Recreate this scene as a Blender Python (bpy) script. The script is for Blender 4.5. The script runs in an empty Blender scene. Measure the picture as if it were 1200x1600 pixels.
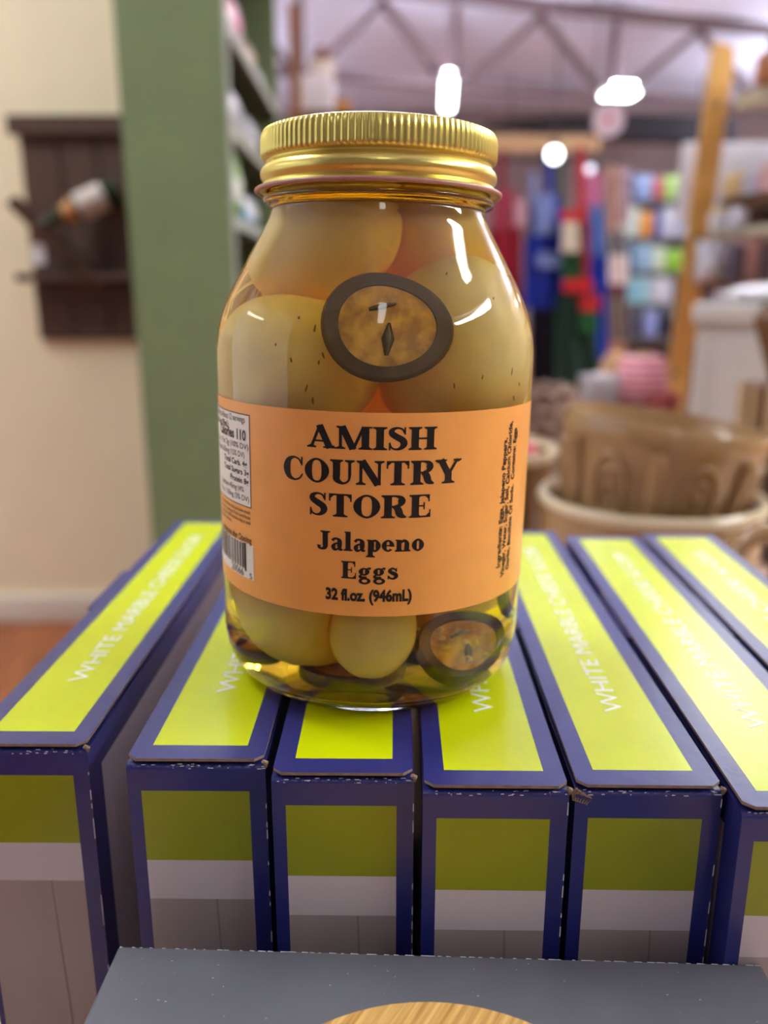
import bpy, bmesh, math, random
from mathutils import Vector, Matrix
random.seed(7)
PI = math.pi
sc = bpy.context.scene
C = bpy.context.collection

# ------------------------------------------------------------------ camera
F_PX, TH = 1280.0, 0.2535
CAM = Vector((0.0, -0.276, 0.1266))
cd = bpy.data.cameras.new('camera'); cam = bpy.data.objects.new('camera', cd); C.objects.link(cam)
cam.location = CAM; cam.rotation_euler = (PI/2 - TH, 0, 0)
cd.sensor_fit = 'HORIZONTAL'; cd.lens = 36.0; cd.sensor_width = 36.0*1200/F_PX
cd.clip_start = 0.01; cd.clip_end = 100
cd.dof.use_dof = True; cd.dof.focus_distance = 0.228; cd.dof.aperture_fstop = 36.0/4.6
sc.camera = cam

# ------------------------------------------------------------------ world, exposure
w = bpy.data.worlds.new('world'); sc.world = w; w.use_nodes = True
bg = w.node_tree.nodes['Background']
bg.inputs[0].default_value = (0.93, 0.93, 1.0, 1); bg.inputs[1].default_value = 0.72
sc.view_settings.view_transform = 'Standard'; sc.view_settings.look = 'None'
sc.view_settings.exposure = 0.58; sc.view_settings.gamma = 1.0; sc.view_settings.use_curve_mapping = False
LAMP = 14.0            # radiance of the fluorescent diffusers
cy = sc.cycles
cy.max_bounces = 40; cy.transmission_bounces = 36; cy.glossy_bounces = 6; cy.diffuse_bounces = 12
cy.transparent_max_bounces = 12; cy.sample_clamp_indirect = 40.0; cy.blur_glossy = 0.6

# ------------------------------------------------------------------ pixel -> place
FWD = Vector((0, math.cos(TH), -math.sin(TH))); DN = Vector((0, -math.sin(TH), -math.cos(TH)))
def ray(x, y): return FWD + Vector(((x-600)/F_PX, 0, 0)) + DN*((y-800)/F_PX)
def at(x, y, d):                      # point on a pixel's ray at horizontal distance d from the camera
    r = ray(x, y); return CAM + r*(d/r.y)
def onz(x, y, z=0.0):
    r = ray(x, y); return CAM + r*((z-CAM.z)/r.z)

# ------------------------------------------------------------------ materials
def srgb(c):
    return tuple((v/12.92 if v <= .04045 else ((v+.055)/1.055)**2.4) for v in (c[0]/255, c[1]/255, c[2]/255)) + (1,)
def mat(name, col, rough=.5, metal=0.0, noise=0.0, nscale=30, bump=0.0, bscale=200, stretch=None, col2=None, spec=.5, sss=0, coat=0):
    m = bpy.data.materials.new(name); m.use_nodes = True
    nt = m.node_tree; b = nt.nodes['Principled BSDF']
    b.inputs['Base Color'].default_value = srgb(col); b.inputs['Roughness'].default_value = rough
    b.inputs['Metallic'].default_value = metal; b.inputs['Specular IOR Level'].default_value = spec
    if coat: b.inputs['Coat Weight'].default_value = coat; b.inputs['Coat Roughness'].default_value = .12
    if sss:
        b.inputs['Subsurface Weight'].default_value = sss; b.inputs['Subsurface Radius'].default_value = (1, .6, .3); b.inputs['Subsurface Scale'].default_value = .004
    tc = nt.nodes.new('ShaderNodeTexCoord'); mp = nt.nodes.new('ShaderNodeMapping')
    nt.links.new(tc.outputs['Object'], mp.inputs[0])
    if stretch: mp.inputs['Scale'].default_value = stretch
    if noise:
        n = nt.nodes.new('ShaderNodeTexNoise'); n.inputs['Scale'].default_value = nscale; n.inputs['Detail'].default_value = 5
        nt.links.new(mp.outputs[0], n.inputs[0])
        mx = nt.nodes.new('ShaderNodeMix'); mx.data_type = 'RGBA'
        a = srgb(col)
        c2 = srgb(col2) if col2 else tuple(v*(1-noise) for v in a[:3]) + (1,)
        mx.inputs[6].default_value = a; mx.inputs[7].default_value = c2
        mr = nt.nodes.new('ShaderNodeMapRange'); mr.inputs[1].default_value = .35; mr.inputs[2].default_value = .65
        nt.links.new(n.outputs[0], mr.inputs[0]); nt.links.new(mr.outputs[0], mx.inputs[0]); nt.links.new(mx.outputs[2], b.inputs['Base Color'])
    if bump:
        n = nt.nodes.new('ShaderNodeTexNoise'); n.inputs['Scale'].default_value = bscale; n.inputs['Detail'].default_value = 3
        nt.links.new(mp.outputs[0], n.inputs[0])
        bp = nt.nodes.new('ShaderNodeBump'); bp.inputs['Strength'].default_value = bump; bp.inputs['Distance'].default_value = .0006
        nt.links.new(n.outputs[0], bp.inputs['Height']); nt.links.new(bp.outputs[0], b.inputs['Normal'])
    return m
def emit(name, col, s):
    m = bpy.data.materials.new(name); m.use_nodes = True
    b = m.node_tree.nodes['Principled BSDF']; b.inputs['Base Color'].default_value = (.8, .8, .8, 1)
    b.inputs['Emission Color'].default_value = col + (1,); b.inputs['Emission Strength'].default_value = s
    return m

# ------------------------------------------------------------------ mesh helpers
class MB:
    def __init__(s): s.v = []; s.f = []; s.m = []
    def poly(s, pts, mi=0):
        k = len(s.v); s.v += [tuple(p) for p in pts]; s.f.append(tuple(range(k, k+len(pts)))); s.m.append(mi)
    def grid(s, rows, mi=0, closed=False):
        k = len(s.v); n = len(rows[0])
        for r in rows: s.v += [tuple(p) for p in r]
        for i in range(len(rows)-1):
            for j in range(n if closed else n-1):
                a = k+i*n+j; b = k+i*n+(j+1) % n
                s.f.append((a, b, b+n, a+n)); s.m.append(mi)
    def box(s, x0, x1, y0, y1, z0, z1, mi=0, M=None):
        p = [Vector((x, y, z)) for z in (z0, z1) for y in (y0, y1) for x in (x0, x1)]
        if M is not None: p = [M @ q for q in p]
        k = len(s.v); s.v += [tuple(q) for q in p]
        for f in ((0, 2, 3, 1), (4, 5, 7, 6), (0, 1, 5, 4), (2, 6, 7, 3), (0, 4, 6, 2), (1, 3, 7, 5)):
            s.f.append(tuple(k+i for i in f)); s.m.append(mi)
    def beam(s, a, b, wx, wy, mi=0, up=(0, 0, 1)):
        a = Vector(a); b = Vector(b); d = (b-a).normalized(); u = Vector(up)
        x = d.cross(u)
        if x.length < 1e-4: x = d.cross(Vector((0, 1, 0)))
        x.normalize(); y = x.cross(d)
        k = len(s.v)
        for p in (a, b):
            for (i, j) in ((-1, -1), (1, -1), (1, 1), (-1, 1)): s.v.append(tuple(p + x*i*wx/2 + y*j*wy/2))
        for f in ((0, 1, 2, 3), (7, 6, 5, 4), (0, 4, 5, 1), (1, 5, 6, 2), (2, 6, 7, 3), (3, 7, 4, 0)):
            s.f.append(tuple(k+i for i in f)); s.m.append(mi)
    def lathe(s, prof, n=48, mi=0, cx=0, cy=0, mod=None):
        rows = []
        for (r, z) in prof:
            row = []
            for j in range(n):
                a = 2*PI*j/n; rr = r if mod is None else mod(r, z, a)
                row.append((cx+rr*math.cos(a), cy+rr*math.sin(a), z))
            rows.append(row)
        s.grid(rows, mi, True)
    def tube(s, pts, rad, n=8, mi=0, cap=True):
        rows = []; pts = [Vector(p) for p in pts]
        for i, p in enumerate(pts):
            d = (pts[min(i+1, len(pts)-1)]-pts[max(i-1, 0)]).normalized()
            x = d.cross(Vector((0.13, 0.21, .97))); x.normalize(); y = d.cross(x)
            rr = rad[i] if isinstance(rad, (list, tuple)) else rad
            rows.append([p + (x*math.cos(2*PI*j/n)+y*math.sin(2*PI*j/n))*rr for j in range(n)])
        s.grid(rows, mi, True)
        if cap: s.poly(list(reversed(rows[0])), mi); s.poly(rows[-1], mi)
    def prism(s, outline, thick, mi=0):       # outline: 3D points (planar), thick: vector
        t = Vector(thick); a = [Vector(p) for p in outline]; b = [p+t for p in a]
        s.poly(list(reversed(a)), mi); s.poly(b, mi)
        for i in range(len(a)):
            j = (i+1) % len(a); s.poly([a[i], a[j], b[j], b[i]], mi)
    def ellipsoid(s, c, rx, ry, rz, n=20, m=12, mi=0, M=None, egg=0.0):
        rows = []
        for i in range(m+1):
            t = PI*(i+.02)/(m+.04); row = []
            for j in range(n):
                a = 2*PI*j/n; k = 1+egg*math.cos(t)
                p = Vector((rx*math.sin(t)*math.cos(a)*k, ry*math.sin(t)*math.sin(a)*k, -rz*math.cos(t)))
                if M is not None: p = M @ p
                row.append(p+Vector(c))
            rows.append(row)
        s.grid(rows, mi, True)
        s.poly(list(reversed(rows[0])), mi); s.poly(rows[-1], mi)
def build(name, mb, mats, parent=None, loc=(0, 0, 0), rot=(0, 0, 0), smooth=False, merge=False, bevel=0, seg=2):
    me = bpy.data.meshes.new(name); me.from_pydata(mb.v, [], mb.f)
    for m in (mats if isinstance(mats, (list, tuple)) else [mats]): me.materials.append(m)
    me.polygons.foreach_set('material_index', mb.m)
    if merge or bevel:
        bm = bmesh.new(); bm.from_mesh(me); bmesh.ops.remove_doubles(bm, verts=bm.verts, dist=1e-6)
        bmesh.ops.recalc_face_normals(bm, faces=bm.faces)
        if bevel:
            es = [e for e in bm.edges if e.is_manifold and e.calc_face_angle(0) > .5]
            bmesh.ops.bevel(bm, geom=es, offset=bevel, segments=seg, affect='EDGES', profile=.5)
        bm.to_mesh(me); bm.free()
    if smooth:
        me.polygons.foreach_set('use_smooth', [True]*len(me.polygons))
        if smooth != 2: me.set_sharp_from_angle(angle=math.radians(40))
    me.update()
    o = bpy.data.objects.new(name, me); C.objects.link(o); o.location = loc; o.rotation_euler = rot
    if parent is not None: o.parent = parent
    return o
def tag(o, label, cat, group=None):
    o['label'] = label; o['category'] = cat
    if group: o['group'] = group
    return o
def thing(name, label, cat, loc=(0, 0, 0), rot=(0, 0, 0), group=None):
    o = bpy.data.objects.new(name, None); C.objects.link(o); o.location = loc; o.rotation_euler = rot
    o.empty_display_size = .02
    return tag(o, label, cat, group)
def struct(o): o['kind'] = 'structure'; return o
def onebox(name, p0, p1, m, label=None, cat=None, group=None, parent=None, bevel=0.0, rz=0.0):
    a = Vector(p0); b = Vector(p1); c = (a+b)/2; h = (b-a)/2
    mb = MB(); mb.box(-h.x, h.x, -h.y, h.y, 0, 2*h.z)
    o = build(name, mb, m, parent, (c.x, c.y, a.z), (0, 0, rz), smooth=bool(bevel), bevel=bevel)
    if label: tag(o, label, cat, group)
    return o

# ------------------------------------------------------------------ the room
FLOOR = -0.92; TABLE = -0.200
M_cream = mat('cream_paint', (252, 238, 202), .6, noise=.06, nscale=3)
M_base = mat('white_baseboard', (236, 228, 212), .5)
M_green = mat('sage_green_paint', (124, 140, 100), .45, noise=.08, nscale=6)
M_floor = mat('wood_floor', (176, 104, 58), .35, noise=.5, nscale=6, stretch=(9, .8, 1), col2=(128, 70, 38))
M_roof = mat('roof_deck', (222, 226, 250), .5)
M_truss = mat('brown_steel', (104, 84, 88), .55)
M_back = mat('mauve_wall', (160, 146, 150), .7, noise=.2, nscale=1)
mb = MB(); mb.box(-7, 10, -5, 19, -.05, 0)
struct(build('floor', mb, M_floor, loc=(0, 0, FLOOR)))
WALL_D = 2.57
wl = onebox('wall_left', (-4, WALL_D-.276, FLOOR), (-.70, WALL_D-.276+.12, 3.4), M_cream); struct(wl)
bl = onebox('baseboard_left', (-4, WALL_D-.276-.015, FLOOR), (-.70, WALL_D-.276, FLOOR+.10), M_base, bevel=.004); struct(bl)
struct(onebox('wall_back', (-7, 18.6, FLOOR), (11, 18.8, 4.1), M_back))
struct(onebox('added_wall_front', (-7, -3.9, FLOOR), (11, -3.7, 4.1), mat('added_wall_grey', (132, 131, 136), .7)))  # unseen wall added to cut the light on the box fronts
struct(onebox('wall_right', (9.8, -5, FLOOR), (10, 19, 4.1), M_cream))
mb = MB(); rows = []
n = 24*8
for i in range(n+1):
    y = -5+i*24/n; z = 4.02 + (0.0, .0, .05, .05)[i % 4]
    rows.append([(-7, y, z), (11, y, z)])
mb.grid(rows)
struct(build('ceiling', mb, M_roof))
# roof truss
tr = thing('roof_truss', 'brown steel roof truss with diagonal webs under the pale ceiling', 'truss', (2.0, 12.3, 2.84))
def tp(x, top):                       # a point of the truss line, which runs slightly away to the right
    d = 12.0+1.35*(x-540)/520.0
    p = at(x, 300, d); p.z = 3.95 if top else 2.90
    return p - Vector((2.0, 12.3, 2.84))
mb = MB(); mb.beam(tp(-330, 1), tp(1440, 1), .12, .14); build('top_chord', mb, M_truss, tr)
mb = MB(); mb.beam(tp(-330, 0), tp(1440, 0), .10, .11); build('bottom_chord', mb, M_truss, tr)
bn = [707-238*3, 707-238*2, 707-232, 707, 945, 1183, 1421]
for b in bn:
    for dx in (-113, 0, 127):
        if b+dx > 1430: continue
        mb = MB(); mb.beam(tp(b, 0), tp(b+dx, 1), .09, .09); build('web_member', mb, M_truss, tr)
# ceiling lights
M_house = mat('white_enamel_housing', (235, 235, 235), .4)
M_tube = emit('fluorescent_diffuser', (0.95, 1.0, 0.97), LAMP)
M_up = emit('added_uplight', (0.86, 0.91, 1.0), 10)  # glowing tops added to the fixtures to brighten the ceiling
M_up_far = emit('added_uplight_far', (0.86, 0.91, 1.0), 110)  # stronger added glow for the far ceiling
M_farlamp = emit('far_lamp_diffuser', (0.86, 1.0, 0.94), 14)
def strip_light(loc, L, wd, rz, label, m=M_tube, rod=True):
    t = thing('ceiling_light', label, 'light', loc, (0, 0, rz), 'fluorescent ceiling lights')
    mb = MB(); mb.box(-wd/2, wd/2, -L/2, L/2, .03, .09); build('housing', mb, M_house, t, bevel=.008)
    mb = MB(); mb.box(-wd*.42, wd*.42, -L*.48, L*.48, 0, .03); build('diffuser', mb, m, t, bevel=.006)
    mb = MB(); mb.box(-wd*.30, wd*.30, -L*.48, L*.48, .09, .10); build('added_glow_panel', mb, M_up_far if loc[1] > 6 else M_up, t)  # glowing panel added on top, lightens the ceiling
    for s in (-1, 1):
        mb = MB(); mb.tube([(0, s*L*.35, .09), (0, s*L*.35, 4.06-loc[2])], .004, 6); build('hanger', mb, M_truss, t)
L0 = 'long fluorescent strip light hung over the aisle '
def tubes(k): return emit('fluorescent_diffuser', (0.95, 1.0, 0.97), LAMP*k)
strip_light((2.35, 1.2, 2.15), 2.4, .30, 0, L0+'beside the jar table', tubes(1.3))
strip_light((2.2, 3.9, 2.15), 2.4, .30, 0, L0+'before the apron rack', tubes(.8))
strip_light((3.7, -0.5, 2.10), 3.0, .40, 0, L0+'on the far side of the crocks', tubes(3.0))
strip_light((-4.6, 0.9, 1.95), 1.8, .34, 0, L0+'along the cream wall', tubes(.5))
strip_light((0.25, -2.7, 2.25), 1.5, .30, 0, L0+'behind the grey carton', tubes(.34))
strip_light((-1.9, 1.0, 2.6), 1.0, .30, 0, L0+'added to brighten the cream wall, before the bottle rack', tubes(3.4))  # unseen lamp added to brighten the cream wall
strip_light((-0.4, 6.2, 3.0), 2.4, .30, 0, L0+'added to brighten the ceiling between the shelf unit and apron rack')  # unseen, added to light the shop ceiling
strip_light((7.8, 9.5, 2.95), 2.4, .30, 0, L0+'added for ceiling brightness beyond the ladder shelf')  # added out of view for a brighter far ceiling
strip_light((2.5, 5.2, 2.7), 1.6, .34, 0, L0+'between the apron rack and shop shelving', tubes(1.6))
strip_light((7.4, 13.5, 2.6), 2.4, .30, 0, L0+'added past the product shelves to lift the ceiling tone')  # another unseen lamp put in for the ceiling
strip_light((-4.0, 13.5, 2.9), 2.4, .30, 0, L0+'added deep behind the green shelf unit for the ceiling')  # unseen lamp added to lift the far ceiling
p = at(968, 150, 10.6); strip_light((p.x, p.y, p.z), .30, .42, .1, 'wide glowing lamp hanging in front of the truss node', M_farlamp)
p = at(700, 152, 10.6); strip_light((p.x, p.y, p.z), 1.5, .15, -.06, 'glowing tube lamp hanging lengthwise under the truss', M_farlamp)

# ------------------------------------------------------------------ table
M_table = mat('pale_table_laminate', (214, 178, 152), .5, noise=.1, nscale=8)
M_leg = mat('table_leg_wood', (120, 84, 56), .5)
tb = thing('display_table', 'pale laminate display table carrying the jar boxes and crocks', 'table', (.35, .30, FLOOR))
mb = MB(); mb.box(-.565, .55, -.75, .76, TABLE-FLOOR-.03, TABLE-FLOOR); build('tabletop', mb, M_table, tb, bevel=.003)
for sx in (-.50, .49):
    for sy in (-.68, .69):
        mb = MB(); mb.box(sx-.03, sx+.03, sy-.03, sy+.03, 0, TABLE-FLOOR-.03); build('leg', mb, M_leg, tb)

# ------------------------------------------------------------------ cheese slicer boxes
M_navy = mat('navy_print', (42, 46, 116), .30, noise=.12, nscale=60, bump=.15, bscale=260, coat=.06)
M_lime = mat('lime_print', (200, 214, 4), .25, noise=.05, nscale=30, bump=.18, bscale=220, spec=.4)
M_lime_shade = mat('lime_print_shaded', (142, 150, 0), .34, noise=.06, nscale=30, bump=.15, bscale=220, coat=.2)  # lime print darkened: shade of the front faces put into the colour
M_white = mat('white_lettering', (244, 246, 240), .4)
M_panel_shade = mat('white_print_shaded', (200, 190, 194), .36, coat=.2)  # white panel print, greyed to carry the shade on the fronts
M_marble = mat('marble_photo_print', (176, 162, 158), .36, noise=.3, nscale=9, stretch=(1, 1, .4), col2=(146, 130, 130), coat=.2)  # marble print toned down, front shade included in its colour
M_seam = mat('marble_seam_print', (136, 120, 118), .4)
M_card = mat('raw_cardboard', (150, 126, 104), .9, noise=.3, nscale=400)
M_fleck = mat('torn_paper_white', (214, 212, 216), .8)
M_dark_print = mat('dark_handle_print', (74, 74, 78), .4)
BH = -TABLE                      # boxes stand on the table
def text_mesh(body, size=1.0, bold=0.0, align='LEFT', sx=1.0, spacing=1.0, line=1.0):
    cu = bpy.data.curves.new('text', 'FONT'); cu.body = body; cu.size = size; cu.offset = bold; cu.resolution_u = 3
    cu.align_x = align; cu.space_character = spacing; cu.space_line = line
    o = bpy.data.objects.new('text', cu); C.objects.link(o)
    dg = bpy.context.evaluated_depsgraph_get()
    me = bpy.data.meshes.new_from_object(o.evaluated_get(dg))
    vs = [(v.co.x*sx, v.co.y) for v in me.vertices]; fs = [tuple(p.vertices) for p in me.polygons]
    bpy.data.objects.remove(o); bpy.data.curves.remove(cu); bpy.data.meshes.remove(me)
    return vs, fs
TXT_V, TXT_F = text_mesh('WHITE MARBLE CHEESE SLICER', 1.0, -.006)
tx0 = min(v[0] for v in TXT_V); tx1 = max(v[0] for v in TXT_V); ty0 = min(v[1] for v in TXT_V); ty1 = max(v[1] for v in TXT_V)
BW, BL = .0396, .2500
FG = [.0082, .0312, .0445]       # front print heights below the top
def front_panel(mb, W, H, bl):
    # front face at y=0 looking to -y, split into printed panels; local x 0..W, z 0..-H
    b = .0066; xs = [0, bl, W-.0048, W]
    zs = [-.0016, -FG[0], -FG[1], -FG[2], -(H-.008), -H]
    for i in range(3):
        for j in range(5):
            mi = 0
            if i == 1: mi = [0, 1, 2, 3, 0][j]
            pts = [(xs[i], 0, zs[j+1]), (xs[i+1], 0, zs[j+1]), (xs[i+1], 0, zs[j]), (xs[i], 0, zs[j])]
            if i == 1:   # the colour bands sag a little, as printed
                pass
            mb.poly(pts, mi)
def slicer_box(label, x, y, rz, dz=0.0, seed=0, tab=True, crushed=False, W=BW, bl=.0038):
    rnd = random.Random(seed)
    t = thing('cheese_slicer_box', label, 'box', (x, y, TABLE), (0, 0, rz), 'row of cheese slicer boxes under the jar')
    L, H = BL, BH+dz
    # body: printed faces, rounded upper front edge
    mb = MB(); Z = H-.0024
    def P(q): return [(a, b, c+Z) for a, b, c in q]
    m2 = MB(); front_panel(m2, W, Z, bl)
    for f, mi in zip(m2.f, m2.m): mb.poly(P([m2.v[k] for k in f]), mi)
    # rounded fold at the top of the front
    rows = []; nx = 84
    for k in range(7):
        a = PI/2*k/6; row = []
        for i in range(nx+1):
            x = W*i/nx; e = .00020*math.sin(a*2)*(.5+.5*math.cos(i*PI/3)) if 3 < i < nx-3 else 0
            row.append((x, .0016-(.0016+e)*math.cos(a), Z-.0016+(.0016+e)*math.sin(a)))
        rows.append(row)
    mb.grid(rows, 0)
    mb.poly([(0, .0016, Z), (W, .0016, Z), (W, L, Z), (0, L, Z)], 0)
    # sides: navy border with pale panel (both sides), back, bottom
    for sx in (0, W):
        ys = [0.0016, .010, L-.010, L]; zs = [Z, Z-.010, .012, 0]
        for i in range(3):
            for j in range(3):
                q = [(sx, ys[i], zs[j]), (sx, ys[i+1], zs[j]), (sx, ys[i+1], zs[j+1]), (sx, ys[i], zs[j+1])]
                mb.poly(q if sx == 0 else list(reversed(q)), 2 if (i == 1 and j == 1) else 0)
        mb.poly([(sx, 0, Z-.0016), (sx, .0016, Z-.0016), (sx, .0016, 0), (sx, 0, 0)], 0)
        mb.poly([(sx, 0, Z-.0016), (sx, .0005, Z-.0005), (sx, .0016, Z), (sx, .0016, Z-.0016)], 0)
    mb.poly([(0, L, 0), (W, L, 0), (W, L, Z), (0, L, Z)], 0)
    mb.poly([(0, 0, 0), (0, L, 0), (W, L, 0), (W, 0, 0)], 0)
    body = build('carton', mb, [M_navy, M_lime_shade, M_panel_shade, M_marble], t)
    # marble slab seam in the printed photograph on the front
    mb = MB(); mb.prism([(W*.59, -.00006, H-.0470), (W*.605, -.00006, H-.0470), (W*.665, -.00006, H-.13), (W*.648, -.00006, H-.13)], (0, .00005, 0)); build('seam_print', mb, M_seam, body)
    # lid flap with printed lime panel; cut edge of raw board shows along the front
    z0, z1 = H-.0009, H; c = .0030; ov = -.0004
    out = [(c, ov), (W-c, ov), (W-.0004, ov+c*.8), (W-.0002, L), (0.0002, L), (.0004, ov+c*.8)]
    mb = MB()
    b = .0060; bf = .0068
    inn = [(b, bf), (W-b, bf), (W-b, bf), (W-b, L-.006), (b, L-.006), (b, bf)]
    for k in range(6):
        j = (k+1) % 6
        mb.poly([(out[k][0], out[k][1], z1), (out[j][0], out[j][1], z1), (inn[j][0], inn[j][1], z1), (inn[k][0], inn[k][1], z1)] if inn[k] != inn[j] else
                [(out[k][0], out[k][1], z1), (out[j][0], out[j][1], z1), (inn[j][0], inn[j][1], z1)], 0)
        mb.poly([(out[k][0], out[k][1], z0), (out[j][0], out[j][1], z0), (out[j][0], out[j][1], z1), (out[k][0], out[k][1], z1)], 2)
    mb.poly([(b, bf, z1), (W-b, bf, z1), (W-b, L-.006, z1), (b, L-.006, z1)], 1)
    mb.poly([(p[0], p[1], z0) for p in reversed(out)], 2)
    lid = build('lid_flap', mb, [M_navy, M_lime, M_card], t)
    # lettering, read from the front to the back
    s = .178/(tx1-tx0); h = .0064/(ty1-ty0)
    mb = MB()
    for f in TXT_F:
        mb.poly([(W*.52+.0032-(TXT_V[k][1]-ty0)*h, .040+(TXT_V[k][0]-tx0)*s, z1+.00012) for k in f])
    build('lettering', mb, M_white, lid)
    # side tab of the lock and frayed board along the cut edges
    if tab:
        mb = MB(); q0 = .108; tw = .0034 if seed == 1 else .0013
        mb.prism([(.004, q0, H-.0023), (-tw+.0003, q0+.004, H-.0023), (-tw, q0+.052, H-.0023), (.004, q0+.058, H-.0023)], (0, 0, .0009)); build('lock_tab', mb, M_navy, t)
    mb = MB()
    for k in range(26):
        xx = rnd.uniform(.001, W-.001); l = rnd.uniform(.0004, .0018)
        a = rnd.uniform(.2, 1.1); zz = Z-.0016+.0016*math.sin(a)+.00006; yy = .0016-.0016*math.cos(a)-.00006
        mb.poly([(xx, yy, zz), (xx+l, yy, zz), (xx+l*.8, yy+.0001, zz+.00025), (xx+l*.1, yy+.0001, zz+.0002)])
    for k in range(16):
        zz = rnd.uniform(.08, Z-.003); l = rnd.uniform(.001, .004)
        mb.poly([(W-.0003, -.00008, zz), (W+.00005, -.00008, zz), (W+.00005, -.00008, zz+l), (W-.00025, -.00008, zz+l)])
    wear = build('worn_edge_flecks', mb, M_fleck, body); wear['kind'] = 'stuff'
    mb = MB()                                                      # raw board corner at the top right of the front
    mb.tube([(W-.0006, -.0002, z0+.0001), (W+.0003, .0002, z0-.0007), (W+.0002, .0006, z0-.0022)], [.0006, .0008, .0004], 6)
    build('torn_corner', mb, M_card, t)
    if crushed:
        mb = MB()
        for k in range(7):
            mb.tube([(.0002+.0005*k, -.0002-.0003*(k % 2), Z+.0010-.0004*k), (-.0008+.0009*k, .0008, Z-.0006-.0003*k), (-.0006+.0006*k, -.0004, Z-.0026-.0002*k)], [.0003, .0008, .0003], 5)
        build('crushed_corner', mb, M_card, t)
    return t
def bx(label, xl, yf, rz, dz, seed, **k): return slicer_box('lime green and navy cheese slicer box '+label, xl, yf, rz, dz, seed, **k)
B1 = bx('set apart by a gap, nearest the wall', -.1240, -.0610, -.010, .0012, 1, W=.0370, bl=.0018)
B2 = bx('beside the gap, under the jar edge', -.0733, -.0690, -.010, .0012, 2)
B3 = bx('under the middle of the jar', -.0313, -.0748, -.012, .0004, 3)
B4 = bx('between the middle and crushed ones', .0106, -.0797, -.016, -.0003, 4)
B5 = bx('with a crushed front corner', .0520, -.0800, -.018, .0000, 5, crushed=True)
B6 = bx('with white glare on its lettering', .0930, -.0900, -.030, .0000, 6)
B7 = bx('at the crock end of the row', .1345, -.0880, -.034, .0004, 7)
# photographed handle on the side of the first box
mb = MB(); mb.ellipsoid((.03702, .060, .125), .00006, .012, .022, 20, 8); build('handle_print', mb, M_dark_print, B1, smooth=2)

# ------------------------------------------------------------------ grey carton in front
M_slate = mat('slate_grey_board', (98, 99, 107), .5, noise=.12, nscale=40, bump=.2, bscale=150, coat=.1)
M_scuff = mat('scuff_white', (190, 192, 198), .7)
M_bamboo = mat('bamboo_photo_print', (232, 192, 118), .42, noise=.5, nscale=22, stretch=(30, 1.0, 1), col2=(180, 126, 58))
GZ = -.0490
gl = onz(185, 1478, GZ); gr = onz(1190, 1507, GZ)
g_rot = math.atan2(gr.y-gl.y, gr.x-gl.x); GW = (gr-gl).length
gb = thing('grey_carton', 'slate grey carton printed with a round bamboo board, before the lime boxes', 'box', (gl.x, gl.y, TABLE), (0, 0, g_rot))
GH = GZ-TABLE
mb = MB(); mb.box(0, GW, -.13, 0, 0, GH); gc = build('carton', mb, M_slate, gb, bevel=.0008)
ca = onz(450, 1600, GZ); cb = onz(660, 1550, GZ); cc = onz(882, 1600, GZ)
# circle through the three arc points
ax, ay, bx_, by_, cx_, cy_ = ca.x, ca.y, cb.x, cb.y, cc.x, cc.y
dd = 2*(ax*(by_-cy_)+bx_*(cy_-ay)+cx_*(ay-by_))
ux = ((ax*ax+ay*ay)*(by_-cy_)+(bx_*bx_+by_*by_)*(cy_-ay)+(cx_*cx_+cy_*cy_)*(ay-by_))/dd
uy = ((ax*ax+ay*ay)*(cx_-bx_)+(bx_*bx_+by_*by_)*(ax-cx_)+(cx_*cx_+cy_*cy_)*(bx_-ax))/dd
R = math.hypot(ax-ux, ay-uy); R = min(R, .055)
lc = Matrix.Rotation(-g_rot, 4, 'Z') @ Vector((ux-gl.x, uy-gl.y, 0))
mb = MB(); mb.prism([(R*math.cos(2*PI*k/72), R*math.sin(2*PI*k/72), 0) for k in range(72)], (0, 0, .00025))
build('bamboo_board_print', mb, M_bamboo, gc, (lc.x, cb.y-R-gl.y, GH-.0001), (0, 0, -.5))
mb = MB()
for k in range(90):
    x = random.uniform(.004, GW-.004); y = random.uniform(-.05, -.002); s = random.uniform(.00012, .00035)
    mb.poly([(x, y, GH+.00005), (x+s*random.uniform(1, 3), y+s*.3, GH+.00005), (x+s, y+s, GH+.00005)])
for k in range(60):
    x = k*GW/60+random.uniform(0, .002); l = random.uniform(.0005, .0025)
    mb.poly([(x, -.0006, GH+.00004), (x+l, -.0006, GH+.00004), (x+l, -.0003, GH+.00003), (x, -.0002, GH+.00003)])
build('scuffs', mb, M_scuff, gc)['kind'] = 'stuff'

# ------------------------------------------------------------------ the jar
JX, JY = -.0049, 0.0
TILT = .020
jar = thing('pickled_egg_jar', 'glass quart jar of jalapeno eggs with gold lid and orange label on the boxes', 'jar', (JX, JY, .0003), (0, TILT, 0))
JM = Matrix.Translation((JX, JY, .0003)) @ Matrix.Rotation(TILT, 4, 'Y')
def glass(name, ior, col=(1, 1, 1), rough=0.0, absorb=None, dens=0):
    m = bpy.data.materials.new(name); m.use_nodes = True; nt = m.node_tree
    for nd in list(nt.nodes): nt.nodes.remove(nd)
    out = nt.nodes.new('ShaderNodeOutputMaterial'); g = nt.nodes.new('ShaderNodeBsdfGlass')
    g.inputs['Color'].default_value = col+(1,); g.inputs['IOR'].default_value = ior; g.inputs['Roughness'].default_value = rough
    nt.links.new(g.outputs[0], out.inputs['Surface'])
    if absorb:
        v = nt.nodes.new('ShaderNodeVolumeAbsorption'); v.inputs['Color'].default_value = absorb+(1,); v.inputs['Density'].default_value = dens
        nt.links.new(v.outputs[0], out.inputs['Volume'])
    return m
M_glass = glass('clear_glass', 1.5)
M_brine = glass('amber_brine', 1.345/1.5, absorb=(.978, .855, .02), dens=46)
mm = .001
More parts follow.
